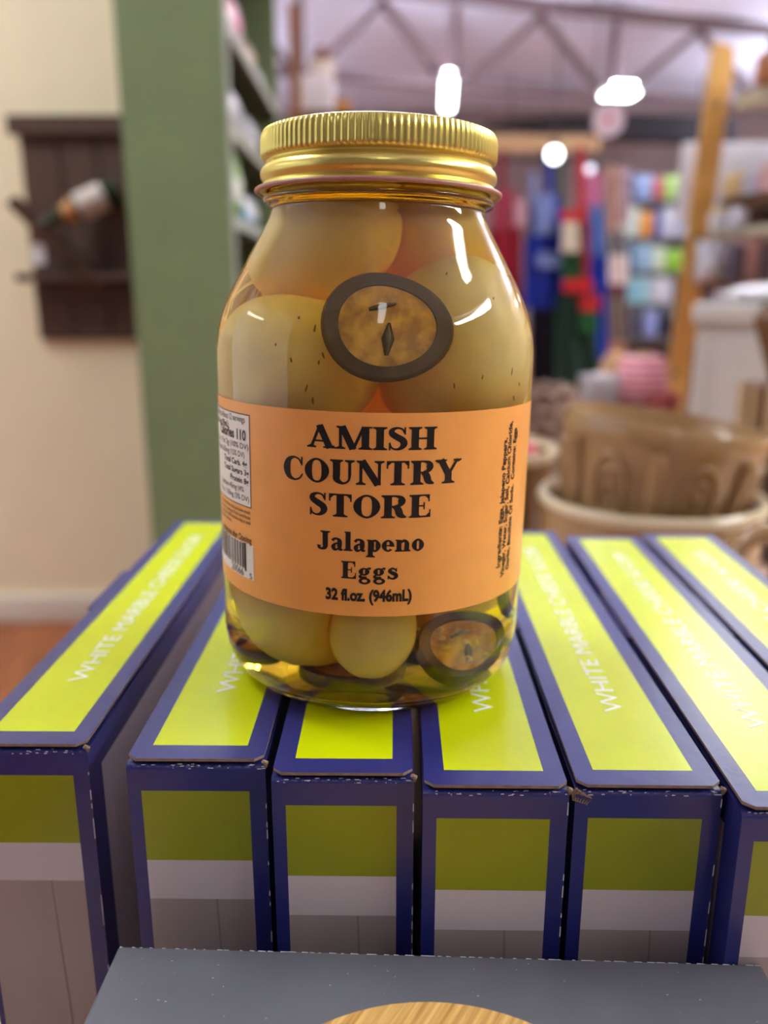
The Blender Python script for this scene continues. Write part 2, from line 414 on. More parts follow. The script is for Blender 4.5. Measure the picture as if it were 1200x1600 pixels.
def smoothprof(ctrl, n=6):
    out = []
    for i in range(len(ctrl)-1):
        p0 = ctrl[max(i-1, 0)]; p1 = ctrl[i]; p2 = ctrl[i+1]; p3 = ctrl[min(i+2, len(ctrl)-1)]
        for k in range(n):
            t = k/n
            q = []
            for a in (0, 1):
                q.append(.5*((2*p1[a])+(-p0[a]+p2[a])*t+(2*p0[a]-5*p1[a]+4*p2[a]-p3[a])*t*t+(-p0[a]+3*p1[a]-3*p2[a]+p3[a])*t**3))
            out.append(tuple(q))
    return out+[ctrl[-1]]
outer = [(0.01, 1.6), (20, 1.5), (34, 1.0), (38, .1), (41, .3), (45, 2.6), (48.6, 6.6), (50.6, 11.5), (51.4, 17), (51.5, 24), (51.5, 40), (51.5, 60), (51.5, 80), (51.6, 98), (51.6, 108),
         (51.3, 114), (50.2, 119.5), (48.4, 124.5), (45.6, 130.4), (43.0, 135), (40.2, 140), (37.4, 145), (35.2, 149), (34.0, 152), (33.8, 153), (34.4, 153.8), (36.0, 154.6), (36.5, 155.6), (36.0, 156.6), (34.6, 157.6), (34.3, 160), (34.3, 172)]
inner = [(32.0, 172), (32.0, 153), (33.0, 149.5), (38.0, 140), (43.2, 130.6), (47.0, 122.5), (48.6, 116), (49.0, 109), (49.0, 102), (49.0, 92), (49.0, 75), (49.0, 58), (49.0, 44), (49.0, 34), (49.0, 27), (49.0, 22), (48.8, 17), (47.8, 11.8), (44, 7.2), (38, 5.2), (20, 4.8), (0.01, 4.8)]
prof = [(r*mm, z*mm) for r, z in smoothprof(outer, 5)] + [(20*mm, 172*mm), (0.01*mm, 172*mm)]
mb = MB(); mb.lathe(prof, 128); build('glass_wall', mb, M_glass, jar, smooth=2, merge=True)
liq = list(reversed(inner))
liqp = [(r*mm, z*mm) for r, z in smoothprof(liq, 4)]
liqp = liqp[:-1] + [(32.0*mm, 170*mm), (20*mm, 170*mm), (0.01*mm, 170*mm)]
liqp = [p for p in liqp if p[1] <= 170*mm]
mb = MB(); mb.lathe(liqp, 128); build('brine', mb, M_brine, jar, smooth=2, merge=True)
# lid
M_gold = mat('gold_lacquered_steel', (226, 208, 118), .30, metal=1.0, noise=.05, nscale=60)
M_rim_reflect = mat('pink_rim_reflection', (176, 124, 112), .35)  # pinkish brown: reflections on the rim put into its colour
lidp = [(0.01, 174.9), (30.6, 174.9), (31.4, 175.6), (34.6, 175.7), (35.9, 175.2), (36.5, 174.2), (36.75, 172.8), (36.8, 171.5), (36.8, 170.5), (36.8, 169.5), (36.8, 168.5), (36.6, 167.6), (35.9, 167.0), (35.3, 166.6), (35.2, 166.1), (35.6, 165.4), (36.4, 164.6), (36.9, 163.6), (37.0, 162.7), (36.8, 161.8), (36.2, 160.9), (36.0, 160.4), (36.4, 159.8), (37.4, 159.1), (38.0, 158.4)]
def knurl(r, z, a):
    zz = z/mm; k = max(0, min(1, (zz-167.2)/.8))*max(0, min(1, (175.0-zz)/.8))
    return r - k*.00042*(.5+.5*max(-1, min(1, 1.6*math.cos(a*118))))
mb = MB(); mb.lathe([(r*mm, z*mm) for r, z in lidp], 118*6, mod=knurl)
mb.lathe([(38.0*mm, 158.4*mm), (37.0*mm, 157.9*mm), (35.2*mm, 158.2*mm), (35.0*mm, 166*mm)], 118*6)
lid = build('screw_lid', mb, M_gold, jar, smooth=True, merge=True)
rim = []
mb = MB(); mb.lathe([(38.1*mm+.75*mm*math.cos(2*PI*k/10), 158.2*mm+.75*mm*math.sin(2*PI*k/10)) for k in range(11)], 128)
build('rolled_rim', mb, M_rim_reflect, lid, smooth=2, merge=True)
# label
M_orange = mat('orange_label_paper', (250, 172, 86), .42, noise=.05, nscale=120, coat=.25)
M_ink = mat('black_ink', (16, 13, 12), .4)
M_lwhite = mat('white_label_panel', (236, 230, 222), .45)
RL = 51.72*mm; ZT, ZB = 96.3*mm, 36.6*mm
def cyl(u, z, off=0.0):                # u: arc length from the jar's front, positive to the right
    a = u/RL; r = RL+off
    return Vector((r*math.sin(a), -r*math.cos(a), z))
mb = MB(); N = 150; U0, U1 = -2.45*RL, 2.2*RL
rows = [[cyl(U0+(U1-U0)*k/N, z) for k in range(N+1)] for z in (ZB, ZB+.2*(ZT-ZB), ZB+.5*(ZT-ZB), ZT)]
mb.grid(rows)
rows2 = [[cyl(U0+(U1-U0)*k/N, z, -.0002) for k in range(N+1)] for z in (ZT, ZB)]
mb.grid(rows2)
label = build('paper_label', mb, M_orange, jar, smooth=2, merge=True)
JI = JM.inverted()
def lab(x, y):                         # photo pixel on the label -> (arc, z)
    o = JI @ CAM; d = (JI.to_3x3() @ ray(x, y))
    A = d.x*d.x+d.y*d.y; B = 2*(o.x*d.x+o.y*d.y); Q = o.x*o.x+o.y*o.y-RL*RL
    disc = max(0.0, B*B-4*A*Q)
    t = (-B-math.sqrt(disc))/(2*A); p = o+d*t
    return math.atan2(p.x, -p.y)*RL, p.z
# --- a bold bracketed serif alphabet drawn with strokes
def ribbon(out, pts, wid, n=6):
    P = smoothprof(pts, n) if len(pts) > 2 else pts
    Wd = [w[0] for w in smoothprof([(w, 0) for w in wid], n)] if len(pts) > 2 else wid
    e = []
    for i, p in enumerate(P):
        a = P[max(i-1, 0)]; b = P[min(i+1, len(P)-1)]
        dx, dy = b[0]-a[0], b[1]-a[1]; l = math.hypot(dx, dy) or 1
        e.append(((p[0]-dy/l*Wd[i]/2, p[1]+dx/l*Wd[i]/2), (p[0]+dy/l*Wd[i]/2, p[1]-dx/l*Wd[i]/2)))
    for i in range(len(e)-1): out.append([e[i][0], e[i][1], e[i+1][1], e[i+1][0]])
def rect(out, x0, x1, y0, y1): out.append([(x0, y0), (x1, y0), (x1, y1), (x0, y1)])
def ring(out, cx, cy, rx, ry, thick, thin, n=36):
    for k in range(n):
        q = []
        for kk, s in ((k, 1), (k, -1), (k+1, -1), (k+1, 1)):
            a = 2*PI*kk/n; wd = thin+(thick-thin)*abs(math.cos(a))**1.3
            q.append((cx+math.cos(a)*(rx+s*wd/2), cy+math.sin(a)*(ry+s*(thin*.5+wd*.0)) if s > 0 else cy+math.sin(a)*(ry-thin/2)))
        out.append(q)
SW, TN, SF = .255, .105, .070
def slab(o, xc, wd, y, top=False, stem=SW):
    s = -1 if top else 1
    rect(o, xc-wd/2, xc+wd/2, min(y, y+s*SF), max(y, y+s*SF))
    o.append([(xc-wd*.40, y+s*SF), (xc+wd*.40, y+s*SF), (xc+stem/2, y+s*(SF+.06)), (xc-stem/2, y+s*(SF+.06))])
def stem(o, x, y0, y1, wd=SW, b=None, t=None):
    rect(o, x-wd/2, x+wd/2, y0, y1)
    if b: slab(o, x, b, y0, False, wd)
    if t: slab(o, x, t, y1, True, wd)
def glyph(c):
    o = []
    if c == 'A':
        ribbon(o, [(.14, .02), (.45, 1)], [TN, TN]); ribbon(o, [(.43, 1), (.80, .0)], [.25, .25]); rect(o, .22, .70, .27, .345)
        slab(o, .15, .34, 0, False, TN); slab(o, .80, .46, 0, False, .27); return o, 1.0
    if c == 'M':
        stem(o, .15, 0, 1, TN, .34); slab(o, .16, .30, 1, True, .1); ribbon(o, [(.20, 1), (.58, .0)], [.25, .25]); ribbon(o, [(.585, .0), (.93, 1)], [TN, TN])
        stem(o, .99, 0, 1, SW, .46); rect(o, .90, 1.22, .934, 1); return o, 1.22
    if c == 'I': stem(o, .24, 0, 1, SW, .47, .47); return o, .48
    if c == 'S':
        ribbon(o, [(.56, .74), (.50, .90), (.32, .965), (.15, .87), (.155, .71), (.33, .56), (.50, .43), (.55, .26), (.46, .10), (.30, .035), (.14, .10), (.08, .27)],
               [.05, .07, .085, .17, .235, .26, .26, .235, .16, .085, .07, .05])
        rect(o, .555, .61, .68, 1.0); rect(o, .04, .10, .0, .33); return o, .68
    if c == 'H': stem(o, .24, 0, 1, SW, .46, .46); stem(o, .78, 0, 1, SW, .46, .46); rect(o, .24, .78, .46, .54); return o, 1.02
    if c == 'C':
        ribbon(o, [(.74, .70), (.66, .88), (.46, .965), (.24, .83), (.16, .5), (.24, .17), (.47, .035), (.67, .11), (.79, .30)], [.05, .07, .085, .2, .275, .2, .085, .07, .045])
        rect(o, .735, .79, .64, 1.0); return o, .85
    if c == 'O': ring(o, .46, .5, .315, .47, .275, .085); return o, .92
    if c == 'U':
        stem(o, .24, .33, 1, SW, None, .46); ribbon(o, [(.24, .40), (.25, .18), (.46, .035), (.66, .15), (.70, .40)], [.255, .235, .10, .075, TN]); stem(o, .70, .36, 1, TN, None, .34); return o, .92
    if c == 'N':
        stem(o, .15, 0, 1, TN, .34); slab(o, .14, .28, 1, True, .1); ribbon(o, [(.18, 1), (.74, .0)], [.25, .25]); stem(o, .78, 0, 1, TN, None, .34); return o, .98
    if c == 'T':
        stem(o, .42, 0, 1, SW, .50); rect(o, .03, .81, .925, 1); rect(o, .03, .085, .68, 1); rect(o, .755, .81, .68, 1)
        o.append([(.085, .925), (.085, .80), (.2, .925), (.2, .925)]); o.append([(.755, .925), (.64, .925), (.755, .80), (.755, .80)]); return o, .84
    if c == 'R':
        stem(o, .24, 0, 1, SW, .47); slab(o, .22, .42, 1, True)
        ribbon(o, [(.28, .962), (.50, .958), (.66, .89), (.70, .75), (.655, .60), (.50, .515), (.28, .51)], [.075, .085, .18, .26, .18, .085, .075])
        ribbon(o, [(.44, .52), (.57, .40), (.66, .14), (.86, .035)], [.17, .25, .24, .06]); return o, .92
    if c == 'Y':
        ribbon(o, [(.17, 1), (.47, .40)], [.25, .25]); ribbon(o, [(.83, 1), (.50, .40)], [TN, TN]); stem(o, .48, 0, .46, SW, .50)
        slab(o, .18, .44, 1, True, .26); slab(o, .83, .32, 1, True, TN); return o, .98
    if c == 'E':
        stem(o, .24, 0, 1, SW, .44, .44); rect(o, .24, .74, .925, 1); rect(o, .69, .74, .68, 1); rect(o, .24, .78, 0, .075); rect(o, .73, .78, 0, .34)
        rect(o, .3, .55, .475, .54); rect(o, .52, .57, .35, .66); o.append([(.69, .925), (.58, .925), (.69, .8), (.69, .8)]); o.append([(.73, .075), (.73, .21), (.61, .075), (.61, .075)]); return o, .84
    # heavy slab lower case
    if c == 'J':
        stem(o, .46, .22, 1, .29, None, .54); ribbon(o, [(.46, .32), (.44, .12), (.28, .03), (.12, .09), (.12, .22)], [.29, .24, .12, .16, .20]); return o, .74
    if c == 'a':
        ribbon(o, [(.10, .50), (.20, .615), (.36, .62), (.47, .50), (.47, .20)], [.17, .12, .12, .24, .26]); ribbon(o, [(.46, .38), (.27, .36), (.15, .21), (.20, .06), (.33, .05), (.46, .16)], [.08, .10, .23, .18, .10, .10])
        ribbon(o, [(.47, .26), (.50, .06), (.64, .05)], [.24, .16, .08]); return o, .67
    if c == 'l': stem(o, .24, 0, 1.04, .27, .48); rect(o, .05, .24, .97, 1.04); return o, .49
    if c == 'p':
        stem(o, .22, -.30, .64, .26, .48); rect(o, .03, .22, .58, .65); ring(o, .45, .325, .17, .28, .26, .11); return o, .76
    if c == 'e':
        ring(o, .36, .325, .20, .275, .26, .10); o.append([(.36, .08), (.72, .06), (.72, .29), (.36, .29)]) if False else None
        rect(o, .20, .60, .30, .37); return [q for q in o if not (sum(p[0] for p in q)/4 > .44 and .15 < sum(p[1] for p in q)/4 < .30)], .70
    if c == 'n':
        stem(o, .22, 0, .64, .26, .44); rect(o, .03, .22, .58, .65); ribbon(o, [(.30, .45), (.42, .57), (.54, .57), (.63, .44), (.63, .2)], [.09, .13, .16, .25, .26]); stem(o, .63, 0, .3, .26, .42); return o, .86
    if c == 'o': ring(o, .36, .325, .20, .285, .27, .11); return o, .72
    if c == 'g':
        ring(o, .33, .43, .16, .18, .23, .10); ribbon(o, [(.46, .55), (.55, .63), (.66, .60)], [.08, .10, .17]); ribbon(o, [(.20, .26), (.12, .15), (.24, .08), (.46, .07)], [.09, .14, .16, .18])
        ring(o, .36, -.11, .22, .14, .17, .11); return o, .72
    if c == 's':
        ribbon(o, [(.47, .48), (.36, .615), (.22, .60), (.15, .48), (.28, .37), (.44, .28), (.48, .16), (.36, .035), (.2, .06), (.1, .18)], [.05, .10, .12, .19, .21, .22, .2, .12, .1, .06])
        rect(o, .455, .52, .43, .65); rect(o, .05, .115, .0, .22); return o, .58
    return o, .4
def serif_line(body, px0, px1, ptop, pbase, capfrac=1.0):
    polys = []; x = 0
    for c in body:
        g, adv = glyph(c)
        polys += [[(a+x, b) for a, b in q] for q in g]; x += adv+.015
    xs = [a for q in polys for a, b in q]; x0, x1 = min(xs), max(xs)
    xm = (px0+px1)/2
    u0 = lab(px0, pbase)[0]; u1 = lab(px1, pbase)[0]; zb = lab(xm, pbase)[1]; zt = lab(xm, ptop)[1]
    s = (u1-u0)/(x1-x0)
    return [[(u0+(a-x0)*s, zb+b*(zt-zb)) for a, b in q] for q in polys]
def wrap(polys, name, m, off=.00012, parent=label):
    mb = MB()
    for q in polys: mb.poly([cyl(u, z, off) for u, z in q])
    return build(name, mb, m, parent)
wrap(serif_line('AMISH', 480, 682, 667, 703), 'lettering', M_ink)
wrap(serif_line('COUNTRY', 444, 719, 720, 758), 'lettering', M_ink)
wrap(serif_line('STORE', 484, 672, 773.5, 809.5), 'lettering', M_ink)
wrap(serif_line('Jalapeno', 496, 662, 833, 862), 'lettering', M_ink)
wrap(serif_line('Eggs', 533, 622, 878, 905), 'lettering', M_ink)
def plain(body, u0, u1, z0, zh, bold=.02, rot=False):
    # sans line fitted to an arc span u0..u1 with digit height zh, baseline z0 (or running upward when rot)
    v, f = text_mesh(body, 1.0, bold)
    x0 = min(p[0] for p in v); x1 = max(p[0] for p in v)
    s = (u1-u0)/(x1-x0); h = zh/.70
    if not rot: return [[(u0+(v[k][0]-x0)*s, z0+v[k][1]*h) for k in q] for q in f]
    return [[(z0-v[k][1]*h, u0+(v[k][0]-x0)*s) for k in q] for q in f]
u0 = lab(509, 940)[0]; u1 = lab(643, 940)[0]; z0 = lab(576, 939)[1]; zt = lab(576, 922)[1]
wrap(plain('32 fl.oz. (946mL)', u0, u1, z0, zt-z0, .045), 'lettering', M_ink)
# ingredients, running up the right side
def upline(body, xb, yb, xt, yt, hh, bold=.032):
    ub, zb = lab(xb, yb); ut, zt = lab(xt, yt)
    u = (ub+ut)/2
    return plain(body, zb, zt, u, hh, bold, True)
RX = lab(782, 880)[0]
P = upline('Ingredients: Eggs, Jalapeno Peppers,', 778, 887, 795, 683, .0021)
P += upline('Vinegar, Water, Sugar, Salt, Calcium Chloride,', 783, 902, 804, 657, .0021)
P += upline('Garlic, Bisulfate Of Soda.  Contains: Eggs', 791, 890, 810, 667, .0021)
wrap(P, 'ingredients_print', M_ink)
# nutrition panel and bar code on the left side
uR, zR = lab(389, 650); _, zRb = lab(392, 793)
uL = uR-.034
def panel(u0, u1, z0, z1, off, m, name):
    mb = MB(); k = 14
    mb.grid([[cyl(u0+(u1-u0)*i/k, z, off) for i in range(k+1)] for z in (z0, z1)]); return build(name, mb, m, label)
panel(uL-.0003, uR+.0003, zRb-.0003, zR+.0003, .00006, M_ink, 'panel_outline')
panel(uL, uR, zRb, zR, .00010, M_lwhite, 'nutrition_panel')
lines = [('Nutrition Facts About 12 servings', .94, .0019, .0), ('Serv. size 1 egg (79mL)', .62, .0019, .022), ('Calories 110', .95, .0030, .03), ('Fat, Sat. Fat 2g (10% DV)', 1.0, .0017, .0),
         ('Sodium 335mg (15% DV)', .92, .0017, .0), ('Total Carb. 4g', .96, .0017, .02), ('Total Sugars 3g', .99, .0017, .02), ('Protein 8g', .98, .0017, .02), ('Calcium 40mg (4%', .9, .0017, .0), ('Potas. 110mg (3% DV)', .98, .0017, .0)]
hh = (zR-zRb)/(len(lines)+.4); P = []
for i, (b, fr, th_, bo) in enumerate(lines):
    ue = uL+(uR-uL)*min(fr, .985); ln = min(len(b)*.00105*(1.6 if '110' in b and 'Calories' in b else 1.1), ue-uL-.0005)
    P += plain(b, ue-ln, ue, zR-hh*(i+.85), th_, bo)
wrap(P, 'nutrition_print', M_ink, .00016)
P = []
for i, b in enumerate(('The % Daily Value tells you how much', 'a nutrient in a serving of food contributes', 'to a daily diet. 2,000 calories a day is used', 'for general nutrition advice.')):
    e = uR-.0003 if i < 3 else uR-.012
    P += plain(b, e-.024, e, zRb-.0023-.0016*i, .0011, .008)
P += plain('Refrigerate after Opening', uR-.022, uR, zRb-.0115, .0021, .01)
wrap(P, 'small_print', M_ink)
bu1, bz1 = lab(396, 853); _, bz0 = lab(397, 908)
bu0 = bu1-.030
panel(bu0, bu1, bz0, bz1, .00008, M_lwhite, 'bar_code_panel')
P = []; u = bu0+.001; rr = random.Random(3)
while u < bu1-.0050:
    wd = rr.choice([.0003, .0003, .0006, .0009]); P.append([(u, bz0+.0030), (u+wd, bz0+.0030), (u+wd, bz1-.0002), (u, bz1-.0002)]); u += wd+rr.choice([.0003, .0006, .0008])
P.append([(bu1-.0048, bz0+.0022), (bu1-.0038, bz0+.0022), (bu1-.0038, bz1), (bu1-.0048, bz1)])
P += plain('20066', bu1-.0140, bu1-.0055, bz0+.0004, .0024, 0); P += plain('5', bu1-.0022, bu1-.0008, bz0+.0003, .0018, 0)
wrap(P, 'bar_code_print', M_ink, .00014)

# ------------------------------------------------------------------ eggs and peppers in the brine
M_egg = mat('pickled_egg_white', (255, 228, 148), .45, noise=.12, nscale=60, sss=0)
M_yolk = mat('dent_brown', (150, 110, 50), .7)
LIM = sorted((z*mm, r*mm) for r, z in inner if r > 45 or z > 60 or z < 12)
def lim(z):
    if z <= LIM[0][0]: return LIM[0][1]
    for (z0, r0), (z1, r1) in zip(LIM, LIM[1:]):
        if z0 <= z <= z1: return r0+(r1-r0)*(z-z0)/max(1e-9, z1-z0)
    return LIM[-1][1]
def inside(o, zmin=.0058):             # soft contents flatten where they press on the glass
    bpy.context.view_layer.update()
    M = JI @ o.matrix_world; Mi = M.inverted()
    for v in o.data.vertices:
        p = M @ v.co
        z = max(p.z, zmin); L_ = (lim(z) if z > .012 else .0475-(.012-z)*.9)-.0006; r = math.hypot(p.x, p.y)
        if r > L_ or z != p.z:
            k = min(1, L_/max(r, 1e-9)); v.co = Mi @ Vector((p.x*k, p.y*k, z))
    o.data.update()
EGGS = []
def egg(label, c, rx, rz, rot, cat='egg', group='eggs in the brine'):
    mb = MB(); mb.ellipsoid((0, 0, 0), rx, rx, rz, 40, 26, egg=.10)
    o = build('pickled_egg', mb, M_egg, None, JM @ Vector(c), rot, smooth=2); inside(o, .0120)
    EGGS.append(o)
    return tag(o, label, cat, group)
e0 = 'pale tan pickled egg '
eggA = egg(e0+'below the dark pepper ring, just above the nutrition panel', (-.0235, -.0170, .103), .0215, .026, (.5, 1.25, .25))
eggB = egg(e0+'beside the pepper ring, above the ingredient list', (.0225, -.0135, .111), .0225, .027, (.3, .25, -.1))
egg(e0+'up in the jar neck above the egg over the nutrition panel', (-.0135, -.0050, .1395), .0190, .023, (.4, .7, 0))
egg(e0+'up in the jar neck above the pepper ring', (.0130, .0120, .1385), .0185, .022, (.9, -.4, 0))
egg(e0+'large one showing below the label, by the bar code', (-.0165, -.0150, .0345), .0235, .026, (0, .15, 0))
egg(e0+'small one showing below the printed volume', (.0010, -.0330, .0275), .0122, .0165, (.1, .15, 0))
hid = 'pickled egg behind the orange label, deep in the brine'
for c in ((.020, .010, .060), (-.020, .018, .068), (.0, .026, .1), (.004, -.020, .068), (-.004, .024, .030), (.013, .024, .032), (-.028, .016, .040)): egg(hid, c, .0205, .025, (random.random()*2, random.random()*2, 0))
def flatten_pairs():                   # eggs packed in a jar flatten where they press on each other
    bpy.context.view_layer.update()
    P = [[o.matrix_world @ v.co for v in o.data.vertices] for o in EGGS]
    Cn = [sum(p, Vector())/len(p) for p in P]
    for i in range(len(EGGS)):
        for j in range(i+1, len(EGGS)):
            n_ = Cn[j]-Cn[i]; D_ = n_.length; n_.normalize()
            a = max((p-Cn[i]).dot(n_) for p in P[i]); b = max((Cn[j]-p).dot(n_) for p in P[j])
            if a+b <= D_: continue
            t_ = D_*a/(a+b)
            for p in P[i]:
                e = (p-Cn[i]).dot(n_)-(t_-.00005)
                if e > 0: p -= n_*e
            for p in P[j]:
                e = (Cn[j]-p).dot(n_)-(D_-t_-.00005)
                if e > 0: p += n_*e
    for o, pts_ in zip(EGGS, P):
        Mi_ = o.matrix_world.inverted()
        for v, p in zip(o.data.vertices, pts_): v.co = Mi_ @ p
        o.data.update()
flatten_pairs()
bpy.context.view_layer.update()
for o, pts in ((eggA, ((478, 505, 7), (500, 522, 20), (505, 566, 8), (512, 556, 12), (463, 563, 10), (496, 622, 18), (486, 605, 14), (440, 540, 5))),
               (eggB, ((790, 580, 14), (797, 598, 10), (786, 618, 16), (700, 600, 12), (744, 588, 8), (688, 440, 8), (765, 470, 6)))):
    Mi = o.matrix_world.inverted()
    for (x, y, l) in pts:
        ok, p, nrm, _ = o.ray_cast(Mi @ CAM, (Mi.to_3x3() @ ray(x, y)).normalized())
        if not ok: continue
        mb = MB(); mb.ellipsoid((0, 0, 0), .00022, .0003, l*.00009, 8, 6)
        up_ = Mi.to_3x3() @ Vector((random.uniform(-.3, .5), 0, 1))
        c_ = build('crack', mb, M_yolk, o, p, smooth=2); c_.rotation_euler = up_.to_track_quat('Z', 'Y').to_euler()
M_skin = mat('olive_pepper_skin', (84, 66, 4), .35, noise=.3, nscale=150, col2=(104, 80, 8))
M_flesh = mat('pepper_flesh', (240, 186, 60), .4, noise=.4, nscale=200, col2=(176, 122, 24))
M_seed = mat('pepper_seed', (226, 190, 90), .5)
def pepper_ring(label, c, n_, R1, th_, hole=True, fl=M_flesh, ex=1.1):
    # slice whose face looks along n_; skin ring, inner wall membrane
    z = Vector(n_).normalized(); rot = z.to_track_quat('Z', 'Y').to_euler()
    t = thing('pepper_slice', label, 'pepper', JM @ Vector(c), rot, 'jalapeno slices in the brine')
    mb = MB(); n = 48
    def rr(a): return R1*(1+.05*math.cos(2*a+.5)+.025*math.cos(3*a))
    prof = [(1.0, -.5), (1.03, 0), (1.0, .5), (.77, .45), (.73, 0), (.77, -.45), (1.0, -.5)]
    rows = [[(rr(2*PI*j/n)*k*ex*math.cos(2*PI*j/n), rr(2*PI*j/n)*k*math.sin(2*PI*j/n), h*th_) for j in range(n)] for k, h in prof]
    mb.grid(rows, 0, True); build('skin_ring', mb, M_skin, t, smooth=True)
    mb = MB()
    rows = [[(rr(2*PI*j/n)*k*ex*math.cos(2*PI*j/n), rr(2*PI*j/n)*k*math.sin(2*PI*j/n), h*th_) for j in range(n)] for k, h in ((.78, .3), (.5, .2), (.3, .28), (.02, .26))]
    mb.grid(rows, 0, True)
    rows = [[(rr(2*PI*j/n)*k*ex*math.cos(2*PI*j/n), rr(2*PI*j/n)*k*math.sin(2*PI*j/n), h*th_) for j in range(n)] for k, h in ((.78, -.3), (.02, -.2))]
    mb.grid(rows, 0, True)
    build('membrane', mb, fl, t, smooth=2)
    for (a, b, c_, d) in (((-.02*R1, -.52*R1), (.05*R1, .05*R1), .05*R1, .12*R1), ((-.30*R1, .30*R1), (.18*R1, .40*R1), .05*R1, .06*R1)):
        mb = MB(); mb.tube([(a[0], a[1], .30*th_), ((a[0]+b[0])/2, (a[1]+b[1])/2, .36*th_), (b[0], b[1], .30*th_)], [c_*.7, d, c_*.5], 8); build('rib', mb, M_skin, t, smooth=2)
    for ch in t.children: inside(ch)
    return t
nf = Vector((.09, -.93, .36))
pepper_ring('dark olive jalapeno ring pressed to the glass above the label', (.0030, -.0425, .1185), nf, .0152, .004)
pepper_ring('jalapeno slice lying low behind the printed volume, seeds showing', (.0275, -.0280, .0190), (.3, -.6, .7), .0132, .005)
pepper_ring('jalapeno slice standing low by the ingredient list side', (.0420, -.0030, .0330), (.95, -.28, .1), .0130, .004)
pepper_ring('jalapeno slice tucked under the egg by the bar code', (-.0330, -.0010, .0090), (-.03, -.03, 1), .0105, .004)
pepper_ring('jalapeno slice lying flat on the jar bottom under the small egg', (-.0050, -.0200, .0090), (.02, -.03, 1), .0130, .004)
pepper_ring('jalapeno slice lying flat on the jar bottom towards the ingredient side', (.0170, .0060, .0090), (-.02, -.02, 1), .0145, .004)
for k in range(9):
    mb = MB(); mb.ellipsoid((0, 0, 0), .0014, .0011, .0005, 10, 6)
    nn = Vector((.3, -.6, .7)).normalized(); uu = nn.cross(Vector((0, 0, 1))).normalized(); vv_ = nn.cross(uu)
    q = Vector((.0275, -.0280, .0190))+uu*random.uniform(-.008, .008)+vv_*random.uniform(-.007, .007)+nn*.0018      # lying on the face of the slice
    sd = build('pepper_seed', mb, M_seed, None, JM @ Vector(q), (random.random()*3, random.random()*3, 0), smooth=2); inside(sd)
    tag(sd, 'yellow pepper seed on the low slice behind the printed volume', 'seed', 'seeds on the low slice')

# ------------------------------------------------------------------ crocks and pots on the table behind the boxes
M_stone = mat('brown_stoneware_glaze', (168, 132, 88), .22, noise=.18, nscale=14, coat=.5)
M_stone_d = mat('dark_stoneware_glaze', (128, 92, 56), .25, noise=.2, nscale=14, coat=.4)
M_rim = mat('cream_rim_glaze', (214, 198, 164), .3, coat=.4)
def crock(name, label, px, d, zb, H, r, rimm, deco=False, tilt=0.0, body_m=M_stone, cat='crock', rb=.81, prof_=None, dx=0.0):
    c = at(px, 700, d); c.x += dx
    t = thing(name, label, cat, (c.x, c.y, zb), (0, tilt, 0), 'stoneware on the table')
    p = [(.001, 0), (r*.80, 0), (r*.84, .003), (r*.90, H*.12), (r*.955, H*.4), (r*.975, H*.70), (r*.985, H*(rb-.01))]
    q = [(r*.90, H*(rb+.03)), (r*.88, H*.5), (r*.80, H*.12), (r*.6, H*.07), (.001, H*.07)]
    if prof_:
        p = [(.001, 0)]+[(a_, z_) for z_, a_ in prof_]; q = [(r*.90, H*(rb+.03))]+[(a_-.007, max(z_, .009)) for z_, a_ in reversed(prof_)]+[(.001, .009)]
    mb = MB(); mb.lathe(p+[(r*.985, H*(rb+.03))]+q, 72); b = build('bowl', mb, body_m, t, smooth=True)
    rp = [(r*.985, H*rb), (r*1.005, H*(rb+.02)), (r*1.012, H*(rb+.02+(.98-rb)*.4)), (r*1.01, H*.975), (r*.985, H), (r*.945, H), (r*.925, H*.96), (r*.90, H*(rb+.02))]
    mb = MB(); mb.lathe(rp, 72); build('rim', mb, rimm, t, smooth=True)
    if deco:
        n = 14; H_M = .136
        for k in range(n):
            a = 2*PI*k/n-1.895
            if math.sin(a) > .3: continue
            def S(u, v, o=0.0):        # on the crock wall: u along the arc, v height
                zz_ = [k_ for k_ in range(len(prof_)-1) if prof_[k_][0] <= v] or [0]; (za_, ra_), (zb_, rb_) = prof_[zz_[-1]], prof_[zz_[-1]+1]
                rr = ra_+(rb_-ra_)*(v-za_)/(zb_-za_)+o; aa = a+u/r
                return (rr*math.cos(aa), rr*math.sin(aa), v)
            if k % 2 == 0:
                mb = MB(); mb.tube([S(0, .085), S(0, .11), S(0, .135), S(0, .174)], [.003, .004, .0075, .0085], 10); build('rib', mb, body_m, t, smooth=2)
            else:
                for (ru, rv, wd) in ((.0175, .030, .0036), (.009, .016, .0030)):
                    mb = MB(); mb.tube([S(ru*math.cos(2*PI*i/24), H_M+rv*math.sin(2*PI*i/24)) for i in range(25)], wd, 6, cap=False); build('medallion', mb, body_m, t, smooth=2)
                mb = MB(); mb.ellipsoid(S(0, H_M), .004, .004, .008, 10, 8); build('boss', mb, body_m, t, smooth=2)
    return t
crock('mixing_crock', 'deep brown stoneware crock with oval medallions nested in another crock', 1012, .80, -.181, .197, .098, M_stone, True, .125, rb=.88, dx=-.009, prof_=[(0, .048), (.02, .060), (.06, .075), (.10, .083), (.121, .0865), (.15, .092), (.172, .0955), (.1735, .0963)])
crock('mixing_crock', 'brown stoneware crock with cream rim holding the medallion crock', 1022, .80, TABLE, .140, .1100, M_rim, rb=.915)
crock('mixing_crock', 'brown stoneware bowl with pale rim half behind the jar label', 742, .98, TABLE, .158, .098, M_rim, body_m=M_stone_d, rb=.92)
